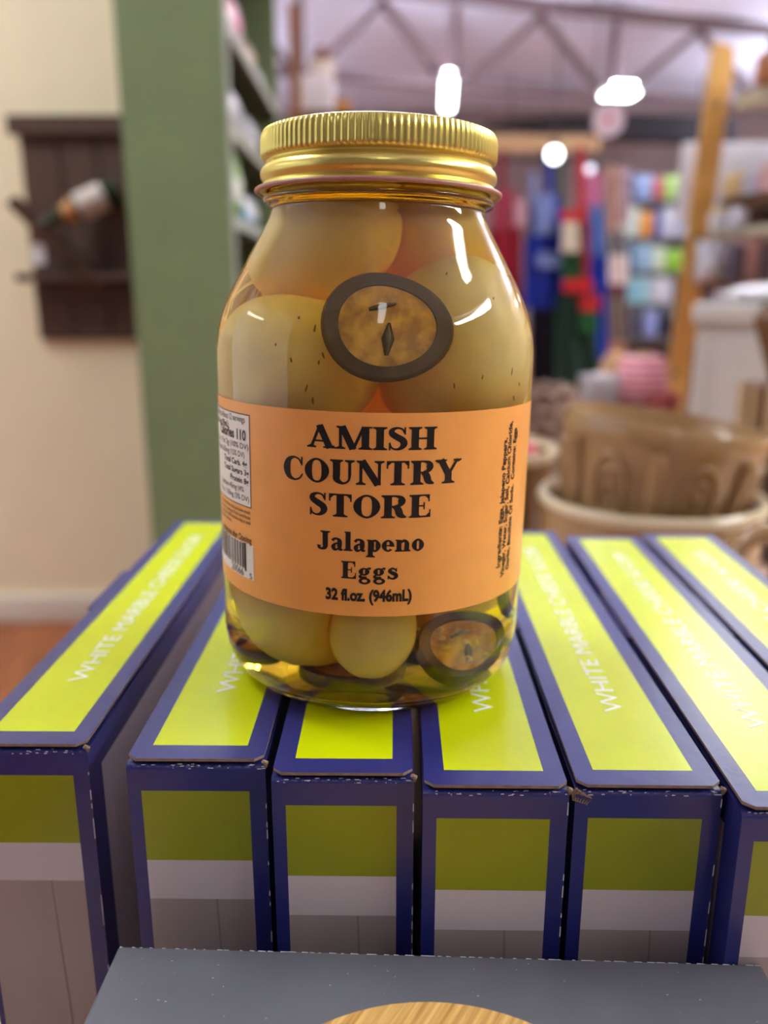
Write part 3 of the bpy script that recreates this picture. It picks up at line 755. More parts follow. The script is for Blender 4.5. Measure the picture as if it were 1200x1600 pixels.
# pitcher whose handle reaches into view
c = at(1292, 860, .62)
t = thing('stoneware_pitcher', 'tan stoneware pitcher with looped handle past the end of the boxes', 'pitcher', (c.x, c.y, TABLE), (0, 0, 0), 'stoneware on the table')
mb = MB(); mb.lathe([(.001, 0), (.034, 0), (.042, .03), (.044, .08), (.037, .13), (.035, .165), (.032, .165), (.034, .13), (.040, .08), (.038, .03), (.03, .008), (.001, .008)], 48); build('body', mb, M_stone_d, t, smooth=True)
mb = MB(); mb.tube([(-.036, -.004, .145), (-.058, -.006, .152), (-.074, -.007, .140), (-.078, -.007, .115), (-.070, -.006, .088), (-.056, -.004, .070), (-.042, -.002, .062)], .0085, 10); build('handle', mb, M_stone, t, smooth=2)
c = at(1240, 760, 1.02)
onebox('dark_crock_block', (c.x-.040, c.y-.05, TABLE), (c.x+.10, c.y+.008, at(1240, 690, 1.02).z), mat('shaded_crock_brown', (62, 40, 26), .5, noise=.3, nscale=12, stretch=(1, 1, 8)), 'dark brown block in place of a shaded crock behind the stoneware crocks', 'block', bevel=.004)  # plain block for a crock, its shade put into the dark colour
# knitted basket behind the jar
M_knit = mat('brown_knit', (150, 122, 108), .85, noise=.4, nscale=90)
c = at(806, 650, 1.22); zt = at(806, 610, 1.16).z; Hk = zt-TABLE
t = thing('knitted_basket', 'greyish brown knitted basket behind the jar and pale rimmed bowl', 'basket', (c.x, c.y, TABLE))
mb = MB(); mb.lathe([(.001, 0), (.066, 0), (.072, .02), (.076, Hk*.5), (.078, Hk), (.070, Hk), (.068, .03), (.001, .02)], 60); build('shell', mb, M_knit, t, smooth=True)
for k in range(9):
    z = .02+k*(Hk-.02)/8.3
    mb = MB(); mb.tube([((.078+.0035*math.sin(i*1.05+k*PI))*math.cos(2*PI*i/90), (.078+.0035*math.sin(i*1.05+k*PI))*math.sin(2*PI*i/90), z+.004*math.cos(i*1.05)) for i in range(91)], .0065, 6, cap=False); build('knit_row', mb, M_knit, t, smooth=2)
c = at(742, 700, .98); h1 = at(850, 686, .98).z-TABLE
mb = MB(); mb.tube([(.024, -.004, .0112), (.030, -.004, .05), (.044, -.004, .11), (.052, -.004, h1-.006), (.053, -.004, h1)], [.016, .022, .026, .024, .012], 14)
tag(build('cloth_bundle', mb, mat('rose_cloth', (196, 92, 104), .8), None, (c.x, c.y, TABLE), smooth=2), 'small rose coloured cloth standing rolled in the pale rimmed bowl', 'cloth')
# striped basket with wooden bowl on it at the far right
M_straw = mat('straw', (196, 170, 132), .7); M_brownwood = mat('brown_wood', (118, 78, 46), .5, noise=.3, nscale=20, stretch=(1, 1, 6))
c = at(1238, 640, 1.10); zt = at(1238, 606, 1.05).z; Hk = zt-TABLE
t = thing('striped_basket', 'straw and brown striped basket by the white cabinet', 'basket', (c.x, c.y, TABLE))
mb = MB(); mb.lathe([(.001, 0), (.050, 0), (.056, .02), (.062, Hk*.6), (.064, Hk), (.001, Hk)], 40); build('shell', mb, M_brownwood, t, smooth=True)
for k in range(18):
    a = 2*PI*k/18; mb = MB(); mb.tube([(.055*math.cos(a), .055*math.sin(a), .01), (.064*math.cos(a), .064*math.sin(a), Hk*.6), (.066*math.cos(a), .066*math.sin(a), Hk)], .005, 6); build('stave', mb, M_straw, t, smooth=2)
z1 = at(1200, 474, 1.05).z-zt
t = thing('wooden_bowl', 'faceted brown wooden bowl standing on the striped basket', 'bowl', (c.x, c.y, zt))
for k in range(6):
    a0 = 2*PI*k/6; a1 = 2*PI*(k+1)/6
    def R6(a, r, z): return (r*math.cos(a), r*math.sin(a), z)
    mb = MB()
    for (r0, r1, za, zb) in ((.034, .066, 0, z1*.80), (.066, .055, z1*.80, z1)):
        mb.poly([R6(a0, r0, za), R6(a1, r0, za), R6(a1, r1, zb), R6(a0, r1, zb)]); mb.poly([R6(a1, r0-.006, za), R6(a0, r0-.006, za), R6(a0, r1-.006, zb), R6(a1, r1-.006, zb)])
    mb.poly([R6(a0, .049, z1), R6(a0, .055, z1), R6(a1, .055, z1), R6(a1, .049, z1)])
    build('panel', mb, M_brownwood, t)
mb = MB(); mb.lathe([(.001, 0), (.034, 0), (.034, .006), (.001, .006)], 6); build('bottom', mb, M_brownwood, t)

# ------------------------------------------------------------------ white cabinet
M_enamel = mat('white_painted_wood', (206, 204, 200), .4)
a = at(1075, 560, 1.5); top = at(1075, 474, 1.5).z
t = thing('white_cabinet', 'white painted cabinet with overhanging top behind the crocks', 'cabinet', (a.x, a.y, FLOOR), (0, 0, -.36))
H = top-FLOOR
mb = MB(); mb.box(.010, .60, .012, .50, 0, H-.035); b = build('body', mb, M_enamel, t, bevel=.004)
mb = MB(); mb.box(0, .62, 0, .51, H-.035, H); build('top', mb, M_enamel, t, bevel=.006)
mb = MB(); mb.box(.045, .56, .006, .013, .1, H-.055); build('front_panel', mb, M_enamel, b, bevel=.002)
t2 = thing('serving_dish', 'white lidded serving dish on the white cabinet', 'dish', (a.x+.19, a.y+.07, top), group='dishes on the cabinet')
M_china = mat('white_china', (242, 242, 244), .2, coat=.5)
mb = MB(); mb.lathe([(.001, 0), (.07, 0), (.105, .012), (.11, .02), (.10, .022), (.001, .024)], 48); build('plate', mb, M_china, t2, smooth=True)
mb = MB(); mb.lathe([(.095, .022), (.085, .030), (.04, .036), (.012, .038), (.008, .05), (.012, .058), (.001, .064)], 48); build('cover', mb, M_china, t2, smooth=True)

# ------------------------------------------------------------------ low stand with small goods behind the crocks
M_stand = mat('stand_wood', (132, 92, 60), .5, noise=.2, nscale=10)
sz = at(1000, 632, 1.85).z; a = at(880, 632, 1.75)
t = thing('low_stand', 'brown wooden stand behind the crocks holding pink and white goods', 'stand', (a.x, a.y, FLOOR))
mb = MB(); mb.box(-.25, .250, -.02, .40, sz-FLOOR-.03, sz-FLOOR); build('top', mb, M_stand, t, bevel=.004)
for sx in (-.22, .220):
    for sy in (.01, .37):
        mb = MB(); mb.box(sx-.02, sx+.02, sy-.02, sy+.02, 0, sz-FLOOR-.03); build('leg', mb, M_stand, t)
def striped(name, c1, c2, scale):
    m = mat(name, c1, .7); nt = m.node_tree; b = nt.nodes['Principled BSDF']
    wv = nt.nodes.new('ShaderNodeTexWave'); wv.inputs['Scale'].default_value = scale; wv.bands_direction = 'Z'
    tc = nt.nodes.new('ShaderNodeTexCoord'); nt.links.new(tc.outputs['Object'], wv.inputs[0])
    mx = nt.nodes.new('ShaderNodeMix'); mx.data_type = 'RGBA'; mx.inputs[6].default_value = srgb(c1); mx.inputs[7].default_value = srgb(c2)
    nt.links.new(wv.outputs[1], mx.inputs[0]); nt.links.new(mx.outputs[2], b.inputs[0]); return m
c = at(1003, 592, 1.85); rr = .056
t = thing('twine_spool', 'pink and white striped spool of twine on the low stand', 'spool', (c.x, c.y, sz))
mb = MB(); mb.lathe([(.001, 0), (rr*.8, 0), (rr, rr*.3), (rr*1.02, rr*1.0), (rr*.9, rr*1.7), (rr*.7, rr*1.95), (.001, rr*1.95)], 40); build('twine', mb, striped('pink_stripes', (246, 206, 214), (230, 96, 120), 18), t, smooth=True)
mb = MB(); mb.lathe([(.014, rr*1.9), (.014, rr*2.05), (.022, rr*2.05), (.022, rr*1.9)], 24); build('core', mb, M_straw, t)
M_wire = mat('wire_white', (190, 186, 190), .4, metal=.5)
c = at(936, 610, 1.80); hb = at(936, 588, 1.80).z-sz
t = thing('wire_basket', 'small wire basket of white goods beside the pink spool', 'basket', (c.x, c.y, sz))
for k in range(16):
    a = 2*PI*k/16; mb = MB(); mb.tube([(.036*math.cos(a), .036*math.sin(a), 0), (.044*math.cos(a), .044*math.sin(a), hb)], .0018, 5); build('wire', mb, M_wire, t)
for z, r in ((.002, .036), (hb*.5, .040), (hb, .044)):
    mb = MB(); mb.tube([(r*math.cos(2*PI*i/30), r*math.sin(2*PI*i/30), z) for i in range(31)], .0022, 5, cap=False); build('hoop', mb, M_wire, t)
mb = MB(); mb.lathe([(.001, .0), (.029, .0), (.034, hb*.8), (.028, hb*1.0), (.012, hb*1.12), (.001, hb*1.12)], 24)
tag(build('paper_bundle', mb, mat('white_paper', (196, 188, 194), .7), None, (c.x, c.y, sz), smooth=True), 'white paper bundle inside the small wire basket', 'bundle')
c = at(962, 575, 2.0)
mb = MB(); mb.lathe([(.001, 0), (.034, 0), (.038, .03), (.034, .085), (.02, .105), (.001, .11)], 24)
tag(build('paper_pouch', mb, mat('tan_kraft', (208, 164, 120), .7), None, (c.x, c.y, sz), smooth=True), 'tan kraft pouch behind the wire basket', 'pouch')
c = at(1040, 615, 1.762)
mb = MB(); mb.lathe([(.001, 0), (.026, 0), (.031, .016), (.028, .034), (.001, .040)], 24)
tag(build('cloth_roll', mb, mat('dusty_red_cloth', (160, 72, 72), .8), None, (c.x, c.y, sz), smooth=True), 'dusty red cloth roll at the foot of the ladder shelf post', 'cloth')

# ------------------------------------------------------------------ wine bottle rack on the cream wall
M_rackw = mat('dark_brown_stain', (92, 66, 52), .6, noise=.3, nscale=30, stretch=(6, 1, .6))
wd = WALL_D-.276
def wp(x, y, off=0.0): return at(x, y, WALL_D-off)
o0 = wp(110, 530, .01)
t = thing('wall_bottle_rack', 'dark brown plank wine rack hung on the cream wall', 'rack', (o0.x, wd, o0.z))
def rel(p): return p-Vector((o0.x, wd, o0.z))
xl = rel(wp(48, 360)).x; xr = xl+.335; zt = rel(wp(100, 190)).z
pw = (xr-xl)/3
for k in range(3):
    mb = MB(); mb.box(xl+k*pw+.003, xl+(k+1)*pw-.003, -.022, 0, 0, zt); build('plank', mb, M_rackw, t, bevel=.002)
za = rel(wp(100, 214)).z
mb = MB(); mb.box(xl-.022, xr+.02, -.045, -.020, za, zt+.010); build('top_rail', mb, M_rackw, t, bevel=.003)
za = rel(wp(100, 452, .06)).z; zb = rel(wp(100, 428, .06)).z
mb = MB(); mb.box(xl-.020, xr+.02, -.10, -.020, (za+zb)/2, zb); build('shelf', mb, M_rackw, t, bevel=.003)
mb = MB(); mb.box(xl+.03, xr-.03, -.035, -.020, za-.03, (za+zb)/2); build('shelf_batten', mb, M_rackw, t, bevel=.003)
mb = MB(); mb.beam(rel(wp(18, 312, .14)), rel(wp(160, 445, .06)), .028, .07, up=(0, 1, 0)); build('brace_plank', mb, M_rackw, t, bevel=.003)
# bottle stuck through the brace
M_bott = mat('green_bottle_glass', (34, 56, 22), .08, coat=.6); M_paper = mat('cream_paper_label', (226, 214, 206), .6); M_foil = mat('copper_foil', (208, 156, 104), .35, metal=.7)
a = wp(60, 353, .125); b = wp(182, 297, .06); ax_ = (b-a); L = ax_.length
q = ax_.to_track_quat('Z', 'Y')
t = thing('wine_bottle', 'green wine bottle with white label slanting in the wall rack', 'bottle', a); t.rotation_euler = q.to_euler()
rb = .038
mb = MB(); mb.lathe([(.001, 0), (.014, 0), (.015, .01), (.015, L*.22), (.022, L*.34), (rb, L*.46), (rb, L*.97), (rb*.9, L), (.001, L*.98)], 36); g = build('glass_body', mb, M_bott, t, smooth=True)
mb = MB(); mb.lathe([(rb+.0006, L*.50), (rb+.0006, L*.84)], 36); build('label', mb, M_paper, t, smooth=2)
mb = MB(); mb.lathe([(.0225, L*.31), (.0315, L*.40), (rb-.0005, L*.455)], 36); build('neck_band', mb, M_foil, t, smooth=2)
a = wp(52, 352, .11); b = wp(62, 413, .11)
t = thing('hang_tag', 'white paper price tag with red tie hanging from the wall rack', 'tag', b)
h = a.z-b.z
mb = MB(); mb.prism([(-.018, 0, 0), (.018, 0, 0), (.018, 0, h*.45), (.008, 0, h*.55), (-.008, 0, h*.55), (-.018, 0, h*.45)], (0, -.002, 0)); build('card', mb, mat('white_card', (232, 232, 238), .5), t)
mb = MB(); mb.tube([(0, -.001, h*.5), (-.005, -.001, h*.8), (-.012, .0, h*1.05), (.004, .02, h*1.2)], .004, 6); build('tie', mb, mat('red_ribbon', (150, 40, 44), .6), t)

# ------------------------------------------------------------------ green shelf unit with bags
GD = 2.15
gl_ = at(197, 300, GD).x; gr_ = at(353, 150, GD).x
UD = 1.05
t = thing('shelf_unit', 'tall sage green shelf unit with its plain end panel towards the boxes', 'shelf', (gr_, GD-.276, FLOOR))
TOPZ = 2.10
mb = MB(); mb.box(gl_-gr_, 0, 0, .022, 0, TOPZ); build('end_panel', mb, M_green, t, bevel=.003)
mb = MB(); mb.box(gl_-gr_, 0, UD-.022, UD, 0, TOPZ); build('end_panel', mb, M_green, t, bevel=.003)
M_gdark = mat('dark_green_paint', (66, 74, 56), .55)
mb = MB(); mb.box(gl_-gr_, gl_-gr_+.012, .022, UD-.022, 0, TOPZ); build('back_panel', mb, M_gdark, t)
M_face = mat('pale_shelf_edge', (168, 176, 164), .45)
SZ = [at(356, y, GD).z-FLOOR for y in (22, 188, 336, 520, 760)]
for z in SZ+[TOPZ]:
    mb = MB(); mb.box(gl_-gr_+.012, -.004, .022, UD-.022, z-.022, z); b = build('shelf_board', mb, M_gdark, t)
    mb = MB(); mb.box(-.004, .004, .022, UD-.022, z-.024, z+.004); build('edge_strip', mb, M_face, b)
mb = MB(); mb.box(0, .006, 0, .024, 0, TOPZ); build('lit_edge_trim', mb, M_face, t)  # lit edge of the end panel, brightness put into the pale colour
def pouch(name, label, px, d, zb, wdt, h, thk, cols, rz=0.0, cat='bag', group='bags on the green shelf unit', lean=0.0):
    p = at(px, 300, d)
    if group == 'bags on the green shelf unit': p.x = gr_-.045
    t = thing(name, label, cat, (p.x, p.y, zb), (lean, 0, rz), group)
    def sheet(s):
        rows = []
        for i in range(15):
            v = i/14; row = []
            for j in range(11):
                u = j/10*2-1
                b = max(0, 1-u**4)*min(1, (v+.02)*5)*max(0, 1-max(0, (v-.55)/.45)**1.2)
                row.append((u*wdt/2*(1-.06*math.sin(v*PI)), s*thk/2*b**.6+.003*math.sin(9*u+11*v)*(.3+b), v*h))
            rows.append(row)
        return rows
    m2 = MB(); r1 = sheet(-1); r2 = sheet(1)
    for r in (r1, r2):
        k0 = 0
        m2.grid(r[:9], 0); m2.grid(r[8:], 1)
    m2.grid([r1[0], r2[0]], 0)
    build('film', m2, cols[:2], t, smooth=2)
    mb = MB(); mb.grid([[(x*.7, y-.0035, z) for x, y, z in r] for r in r1[4:9]], 0); build('print_panel', mb, cols[2], t, smooth=2)
    return t
def gm(c, r=.25): return mat('film', c, r, coat=.4)
sh = lambda i: SZ[i]+FLOOR+.001
X90 = PI/2*.92
pouch('snack_bag', 'bright green and white glossy bag low on the green shelf unit', 388, 2.34, sh(2), .20, .190, .06, [gm((104, 156, 50)), gm((150, 190, 90)), gm((226, 232, 222))], X90)
pouch('snack_bag', 'blue and white bag beyond the green one on the shelf unit', 410, 2.62, sh(2), .18, .10, .06, [gm((60, 140, 190)), gm((220, 226, 234)), gm((226, 232, 240))], X90)
pouch('snack_bag', 'silvery white crumpled bag on the middle green shelf', 392, 2.40, sh(1), .16, .13, .06, [gm((176, 176, 184)), gm((206, 206, 216)), gm((150, 150, 156))], X90)
pouch('snack_bag', 'grey bag behind the silvery one on the middle green shelf', 418, 2.72, sh(1), .15, .12, .06, [gm((150, 148, 154)), gm((120, 118, 124)), gm((196, 196, 202))], X90)
pouch('snack_bag', 'pink and white bag on the upper green shelf', 392, 2.46, sh(0), .16, .15, .06, [gm((214, 196, 206)), gm((180, 70, 110)), gm((196, 90, 126))], X90)
pouch('snack_bag', 'copper coloured bag on the upper green shelf', 419, 2.70, sh(0), .12, .10, .06, [gm((176, 122, 96)), gm((150, 98, 74)), gm((206, 160, 136))], X90)
pouch('snack_bag', 'small white bag at the far end of the upper green shelf', 432, 2.92, sh(0), .11, .08, .05, [gm((206, 206, 216)), gm((190, 190, 204)), gm((226, 226, 232))], X90)

# ------------------------------------------------------------------ things past the shelf unit
M_oak = mat('golden_oak', (224, 172, 92), .45, noise=.12, nscale=14, stretch=(6, 6, .5))
a = at(461, 100, 3.5)
onebox('wooden_post', (a.x-.018, a.y-.02, FLOOR), (a.x+.018, a.y+.02, at(461, 8, 3.5).z), mat('copper_brown_wood', (150, 98, 60), .5), 'slim brown wooden post between the shelf unit and white carton', 'post')
a0 = at(470, 172, 3.7); a1 = at(538, 172, 3.7)
t = thing('tall_cabinet', 'tall dark cabinet behind the jar lid topped by a white carton', 'cabinet', ((a0.x+a1.x)/2, a0.y+.15, FLOOR))
hw = (a1.x-a0.x)/2+.04; Hc = a0.z-FLOOR
mb = MB(); mb.box(-hw, hw, -.15, .15, 0, Hc-.03); bb = build('carcass', mb, M_gdark, t, bevel=.004)
mb = MB(); mb.box(-hw-.01, hw+.01, -.16, .16, Hc-.03, Hc); build('top', mb, M_brownwood, t, bevel=.004)
for s in (-1, 1):
    mb = MB(); mb.box(min(s*.004, s*(hw-.01)), max(s*.004, s*(hw-.01)), -.165, -.15, .05, Hc-.05); dr = build('door', mb, M_gdark, t, bevel=.003)
    mb = MB(); mb.ellipsoid((s*.03, -.175, Hc*.55), .012, .012, .012, 10, 8); build('knob', mb, M_foil, dr, smooth=2)
z1 = at(500, 113, 3.7).z
onebox('white_carton', (a0.x, a0.y+.02, a0.z), (a1.x-.05, a0.y+.22, z1), mat('white_card_box', (232, 228, 238), .5), 'plain white carton on the tall cabinet behind the lid', 'box', bevel=.004)
cx = at(538, 160, 3.7)
onebox('orange_carton', (a1.x-.04, a0.y+.06, a0.z), (a1.x+.02, a0.y+.14, at(538, 150, 3.7).z), mat('orange_card', (206, 140, 50), .5), 'small orange carton beside the white carton', 'box', bevel=.003)
p = at(502, 113, 3.8)
t = thing('brown_bottle', 'small brown bottle with white label on the white carton', 'bottle', (p.x, p.y+.03, z1))
mb = MB(); mb.lathe([(.001, 0), (.05, 0), (.052, .05), (.048, .085), (.022, .11), (.02, .125), (.001, .125)], 24); build('body', mb, mat('brown_bottle', (130, 78, 46), .2), t, smooth=True)
mb = MB(); mb.lathe([(.053, .012), (.053, .07)], 24); build('label', mb, M_paper, t)

# ------------------------------------------------------------------ ladder shelf at the right
LD = 2.6; K = LD/2.0
pt = at(1133, 66, LD); pb = at(1057, 610, LD)
dirv = (pb-pt).normalized(); tt = (FLOOR-pt.z)/dirv.z
foot = pt+dirv*tt
t = thing('ladder_shelf', 'golden oak ladder shelf with round topped bolted post', 'shelf', foot)
Lp = (pt-foot).length; u = (pt-foot).normalized()
sv = Vector((math.cos(.06), 0, 0)); sv = (Vector((1, 0, 0))-u*u.x).normalized()
W2 = .027*K
def L2(a, s): return u*a+sv*s
outl = [L2(0, -W2), L2(0, W2)]+[L2(Lp-.035+.035*math.sin(k*PI/12), W2-.04+.04*math.cos(k*PI/12)) for k in range(7)]+[L2(Lp, -W2)]
mb = MB(); mb.prism([Vector(p)+Vector((0, 0, 0)) for p in outl], (.010, .040, 0)); build('post', mb, M_oak, t, bevel=.004)
mb = MB(); mb.prism([Vector(p)+Vector((.10, -.44, 0)) for p in outl], (.010, .040, 0)); build('post', mb, M_oak, t, bevel=.004)
M_bolt = mat('bolt_steel', (120, 118, 116), .3, metal=.9)
for (bxp, byp) in ((1121, 163), (1087, 370), (1055, 583)):
    p = at(bxp, byp, LD)-foot; mb = MB(); mb.ellipsoid(p+Vector((0, -.002, 0)), .0085, .006, .0085, 14, 8); build('bolt', mb, M_bolt, t, smooth=2)
M_cshelf = mat('cream_shelf_paint', (210, 204, 178), .45)
M_bshelf = mat('walnut_shelf', (110, 74, 50), .5)
shelf_top = []
for (xx, y0, y1, m) in ((1155, 150, 172, M_cshelf), (1128, 312, 330, M_bshelf), (1108, 362, 374, M_cshelf), (1092, 441, 452, M_bshelf)):
    q0 = at(xx, y0, LD); q1 = at(xx, y1, LD)
    x0 = q0.x-foot.x-.005; zt_ = q0.z-foot.z; zb_ = q1.z-foot.z; shelf_top.append((x0+foot.x, zt_+foot.z))
    mb = MB(); yy = -.42
    mb.prism([(x0, .0, zb_), (x0+.11, yy, zb_), (x0+.85, yy, zb_), (x0+.70, .0, zb_)], (0, 0, zt_-zb_)); build('shelf_board', mb, m, t)
mb = MB(); mb.prism([Vector(p)+Vector((.72, .0, 0)) for p in outl], (.010, .040, 0)); build('post', mb, M_oak, t, bevel=.004)
def onshelf(i, px, d, w_, dp, h, m, name, label, cat, g='goods on the ladder shelf', bevel=.004):
    p = at(px, 300, d*K); z = shelf_top[i][1]; w_ *= K; h *= K
    return onebox(name, (p.x-w_/2, p.y-dp/2, z), (p.x+w_/2, p.y+dp/2, z+h), m, label, cat, g, bevel=bevel)
def pm(c): return mat('print', c, .45)
onshelf(0, 1222, 1.86, .12, .16, .06, pm((176, 104, 56)), 'wooden_crate', 'orange brown wooden crate on the top board of the ladder shelf', 'crate')
# white picture boards behind the post, standing on the walnut board
p0 = at(1064, 290, 2.12*K); p1 = at(1205, 290, 2.12*K)
t = thing('white_board', 'large white board on two legs standing behind the ladder shelf post', 'board', ((p0.x+p1.x)/2+.06, p0.y+.015, FLOOR))
hw = (p1.x-p0.x)/2+.06; zb_ = shelf_top[1][1]-.045-FLOOR; zt_ = at(1120, 222, 2.12*K).z-FLOOR
mb = MB(); mb.box(-hw, hw, -.015, .015, zb_, zt_); build('panel', mb, mat('white_laminate', (226, 228, 244), .4), t, bevel=.003)
for sx in (.30, .85):
    mb = MB(); mb.box(-hw+2*hw*sx-.012, -hw+2*hw*sx+.012, -.012, .012, 0, zb_+.01); build('leg', mb, M_bolt, t)
    mb = MB(); mb.box(-hw+2*hw*sx-.015, -hw+2*hw*sx+.015, -.12, .12, 0, .02); build('foot', mb, M_bolt, t)
def jarlet(i, px, d, r, h, c1, c2, label, g='goods on the ladder shelf'):
    p = at(px, 300, d*K); r *= K*.8; h *= K; t = thing('small_jar', label, 'jar', (p.x, p.y, shelf_top[i][1]), group=g)
    mb = MB(); mb.lathe([(.001, 0), (r, 0), (r, h*.75), (r*.8, h*.82), (.001, h*.82)], 24); build('body', mb, pm(c1), t, smooth=True)
    mb = MB(); mb.lathe([(r*.84, h*.80), (r*.84, h), (.001, h)], 24); build('lid', mb, pm(c2), t, smooth=True)
jarlet(1, 1146, 1.94, .030, .050, (226, 196, 140), (240, 226, 190), 'yellow small jar on the walnut board by the post')
jarlet(1, 1174, 1.90, .024, .045, (206, 206, 226), (220, 220, 236), 'white small jar on the walnut board')
jarlet(1, 1201, 1.86, .026, .055, (222, 176, 176), (232, 196, 190), 'pink small jar on the walnut board')
jarlet(2, 1128, 1.95, .028, .045, (226, 222, 226), (240, 226, 150), 'white small jar with yellow lid on the lower cream board')
jarlet(2, 1154, 1.89, .024, .042, (214, 216, 232), (222, 222, 236), 'white small jar with white lid on the lower cream board')
onshelf(2, 1196, 1.88, .042, .08, .040, pm((58, 36, 26)), 'dark_tin', 'dark brown tin on the lower cream board', 'tin')
p = at(1120, 440, 1.96)
pouch('paper_bag', 'puffy white bag on the lowest board of the ladder shelf', 1120, 1.94*K, shelf_top[3][1], .070*K, .090*K, .06, [gm((226, 228, 240), .5), gm((220, 222, 236), .5), gm((232, 232, 240), .5)], .1, 'bag', 'goods on the ladder shelf')
onshelf(3, 1160, 1.87, .03, .05, .075, pm((96, 84, 104)), 'small_carton', 'slate purple small carton on the lowest ladder board', 'box')
onshelf(3, 1182, 1.87, .028, .05, .085, pm((200, 150, 146)), 'small_carton', 'salmon small carton on the lowest ladder board', 'box')
onshelf(3, 1205, 1.87, .03, .05, .08, pm((120, 100, 112)), 'small_carton', 'mauve small carton on the lowest ladder board', 'box')

# ------------------------------------------------------------------ apron rack
AD = 4.5
M_tan = mat('tan_header_board', (206, 166, 124), .6)
M_rail = mat('rack_dark_metal', (70, 66, 70), .4, metal=.6)
a0 = at(690, 220, AD); a1 = at(946, 220, AD)
t = thing('apron_rack', 'clothing rack with tan header board behind the jar', 'rack', ((a0.x+a1.x)/2, a0.y+.12, FLOOR))
hw = (a1.x-a0.x)/2; zt = at(860, 205, AD).z-FLOOR; zb = at(860, 232, AD).z-FLOOR
mb = MB(); mb.box(-hw, hw, -.02, .02, zb, zt); build('header_board', mb, M_tan, t, bevel=.004)
for s in (-1, 1):
    mb = MB(); mb.tube([(s*(hw-.03), .03, 0), (s*(hw-.03), .03, zt)], .015, 8); build('upright', mb, M_rail, t, smooth=2)
    mb = MB(); mb.beam((s*(hw-.03), -.25, .02), (s*(hw-.03), .3, .02), .04, .04); build('foot', mb, M_rail, t)
mb = MB(); mb.tube([(-hw+.03, -.06, zb-.04), (hw-.03, -.06, zb-.04)], .010, 8); build('rail', mb, M_rail, t, smooth=2)
for s in (-1, 1):
    mb = MB(); mb.tube([(s*(hw-.06), .03, zb-.04), (s*(hw-.06), -.06, zb-.04)], .008, 6); build('bracket', mb, M_rail, t)
RAILZ = zb-.04+FLOOR; RAILY = a0.y+.06
def cloth(xc0, xc1, y0, y1, d, m, folds=3, name='panel', parent=None, org=None, amp=.018, taper=1.0, thick=.012):
    # hanging cloth between pixel columns xc0..xc1 and rows y0..y1 at distance d
    q = []; nx, nz = 25, 14
    for i in range(nz):
        y = y0+(y1-y0)*i/(nz-1); f = 1-(1-taper)*(1-i/(nz-1)); row = []
        for j in range(nx):
            u = j/(nx-1); x = (xc0+xc1)/2+(u-.5)*(xc1-xc0)*f
            p = at(x, y, d); p.y += amp*math.sin(u*folds*2*PI+.6*math.sin(i*.4))
            row.append(p-org)
        q.append(row)
    mb = MB(); back = [[Vector(p)+Vector((0, thick, 0)) for p in r] for r in q]
    mb.grid(q); mb.grid([list(reversed(r)) for r in back])
    mb.grid([q[0], back[0]]); mb.grid([q[-1], back[-1]]); mb.grid([[r[0] for r in q], [r[0] for r in back]]); mb.grid([[r[-1] for r in q], [r[-1] for r in back]])
    return build(name, mb, m, parent, smooth=2)
def cl(c): return mat('cotton', c, .85)
def apron(label, xc, parts, d, group='aprons hanging on the rack'):
    org = Vector((at(xc, 240, d).x, at(xc, 240, d).y, RAILZ))
    t = thing('apron', label, 'apron', org, group=group)
    for (nm, x0, x1, y0, y1, col, tp_, dz) in parts:
        cloth(x0, x1, y0, y1, d+dz, cl(col), 2 if nm != 'strap' else 1, nm, t, org, .016 if nm in ('skirt', 'bib') else .004, tp_)
    mb = MB(); mb.tube([(0, RAILY-org.y, .012), (0, -.01, .012), (0, -.01, -.05)], .005, 6); build('hook', mb, M_rail, t)
apron('dark red apron with rose print on the rack, touching the jar outline', 793, [('strap', 781, 790, 236, 300, (150, 30, 44), 1, 0), ('bib', 768, 812, 298, 360, (176, 70, 92), .8, 0), ('skirt', 760, 818, 358, 520, (150, 16, 40), .9, 0), ('print', 804, 822, 312, 352, (206, 160, 176), 1, -.03)], 4.42)
apron('royal blue apron with pale printed bib on the rack', 848, [('strap', 852, 866, 236, 320, (30, 50, 140), 1, 0), ('strap', 829, 840, 270, 320, (130, 140, 190), 1, 0), ('bib', 826, 878, 306, 372, (28, 52, 160), .85, 0), ('print', 836, 866, 304, 366, (120, 136, 196), 1, -.035), ('skirt', 818, 886, 368, 482, (14, 40, 150), .9, -.01), ('print', 840, 880, 395, 418, (120, 136, 200), 1, -.05)], 4.38)
apron('green elf apron with red bands and white collar on the rack', 905, [('strap', 903, 914, 228, 335, (190, 30, 50), .9, 0), ('bib', 878, 922, 328, 440, (36, 92, 50), .85, 0), ('band', 876, 918, 328, 346, (186, 40, 50), 1, -.04), ('band', 910, 922, 344, 440, (150, 44, 54), .9, -.035), ('collar', 877, 906, 346, 394, (206, 196, 178), .8, -.045), ('belt', 880, 926, 437, 456, (190, 24, 40), 1, -.045), ('skirt', 866, 936, 454, 606, (14, 48, 36), .88, 0), ('pocket', 907, 938, 462, 486, (176, 26, 38), 1, -.05), ('pocket', 906, 936, 486, 520, (20, 78, 36), 1, -.045)], 4.30)
apron('narrow bright blue apron with pale blue bib at the rack end', 935, [('strap', 918, 942, 270, 325, (190, 110, 150), 1, 0), ('bib', 921, 944, 318, 402, (96, 140, 214), .9, 0), ('skirt', 922, 950, 398, 562, (20, 60, 180), .9, 0)], 4.46)
apron('black navy apron hanging low behind the royal blue one', 850, [('strap', 872, 880, 250, 330, (40, 84, 60), 1, 0), ('bib', 832, 880, 330, 470, (16, 18, 48), .9, 0), ('skirt', 828, 886, 466, 608, (10, 12, 34), .95, 0)], 4.52)
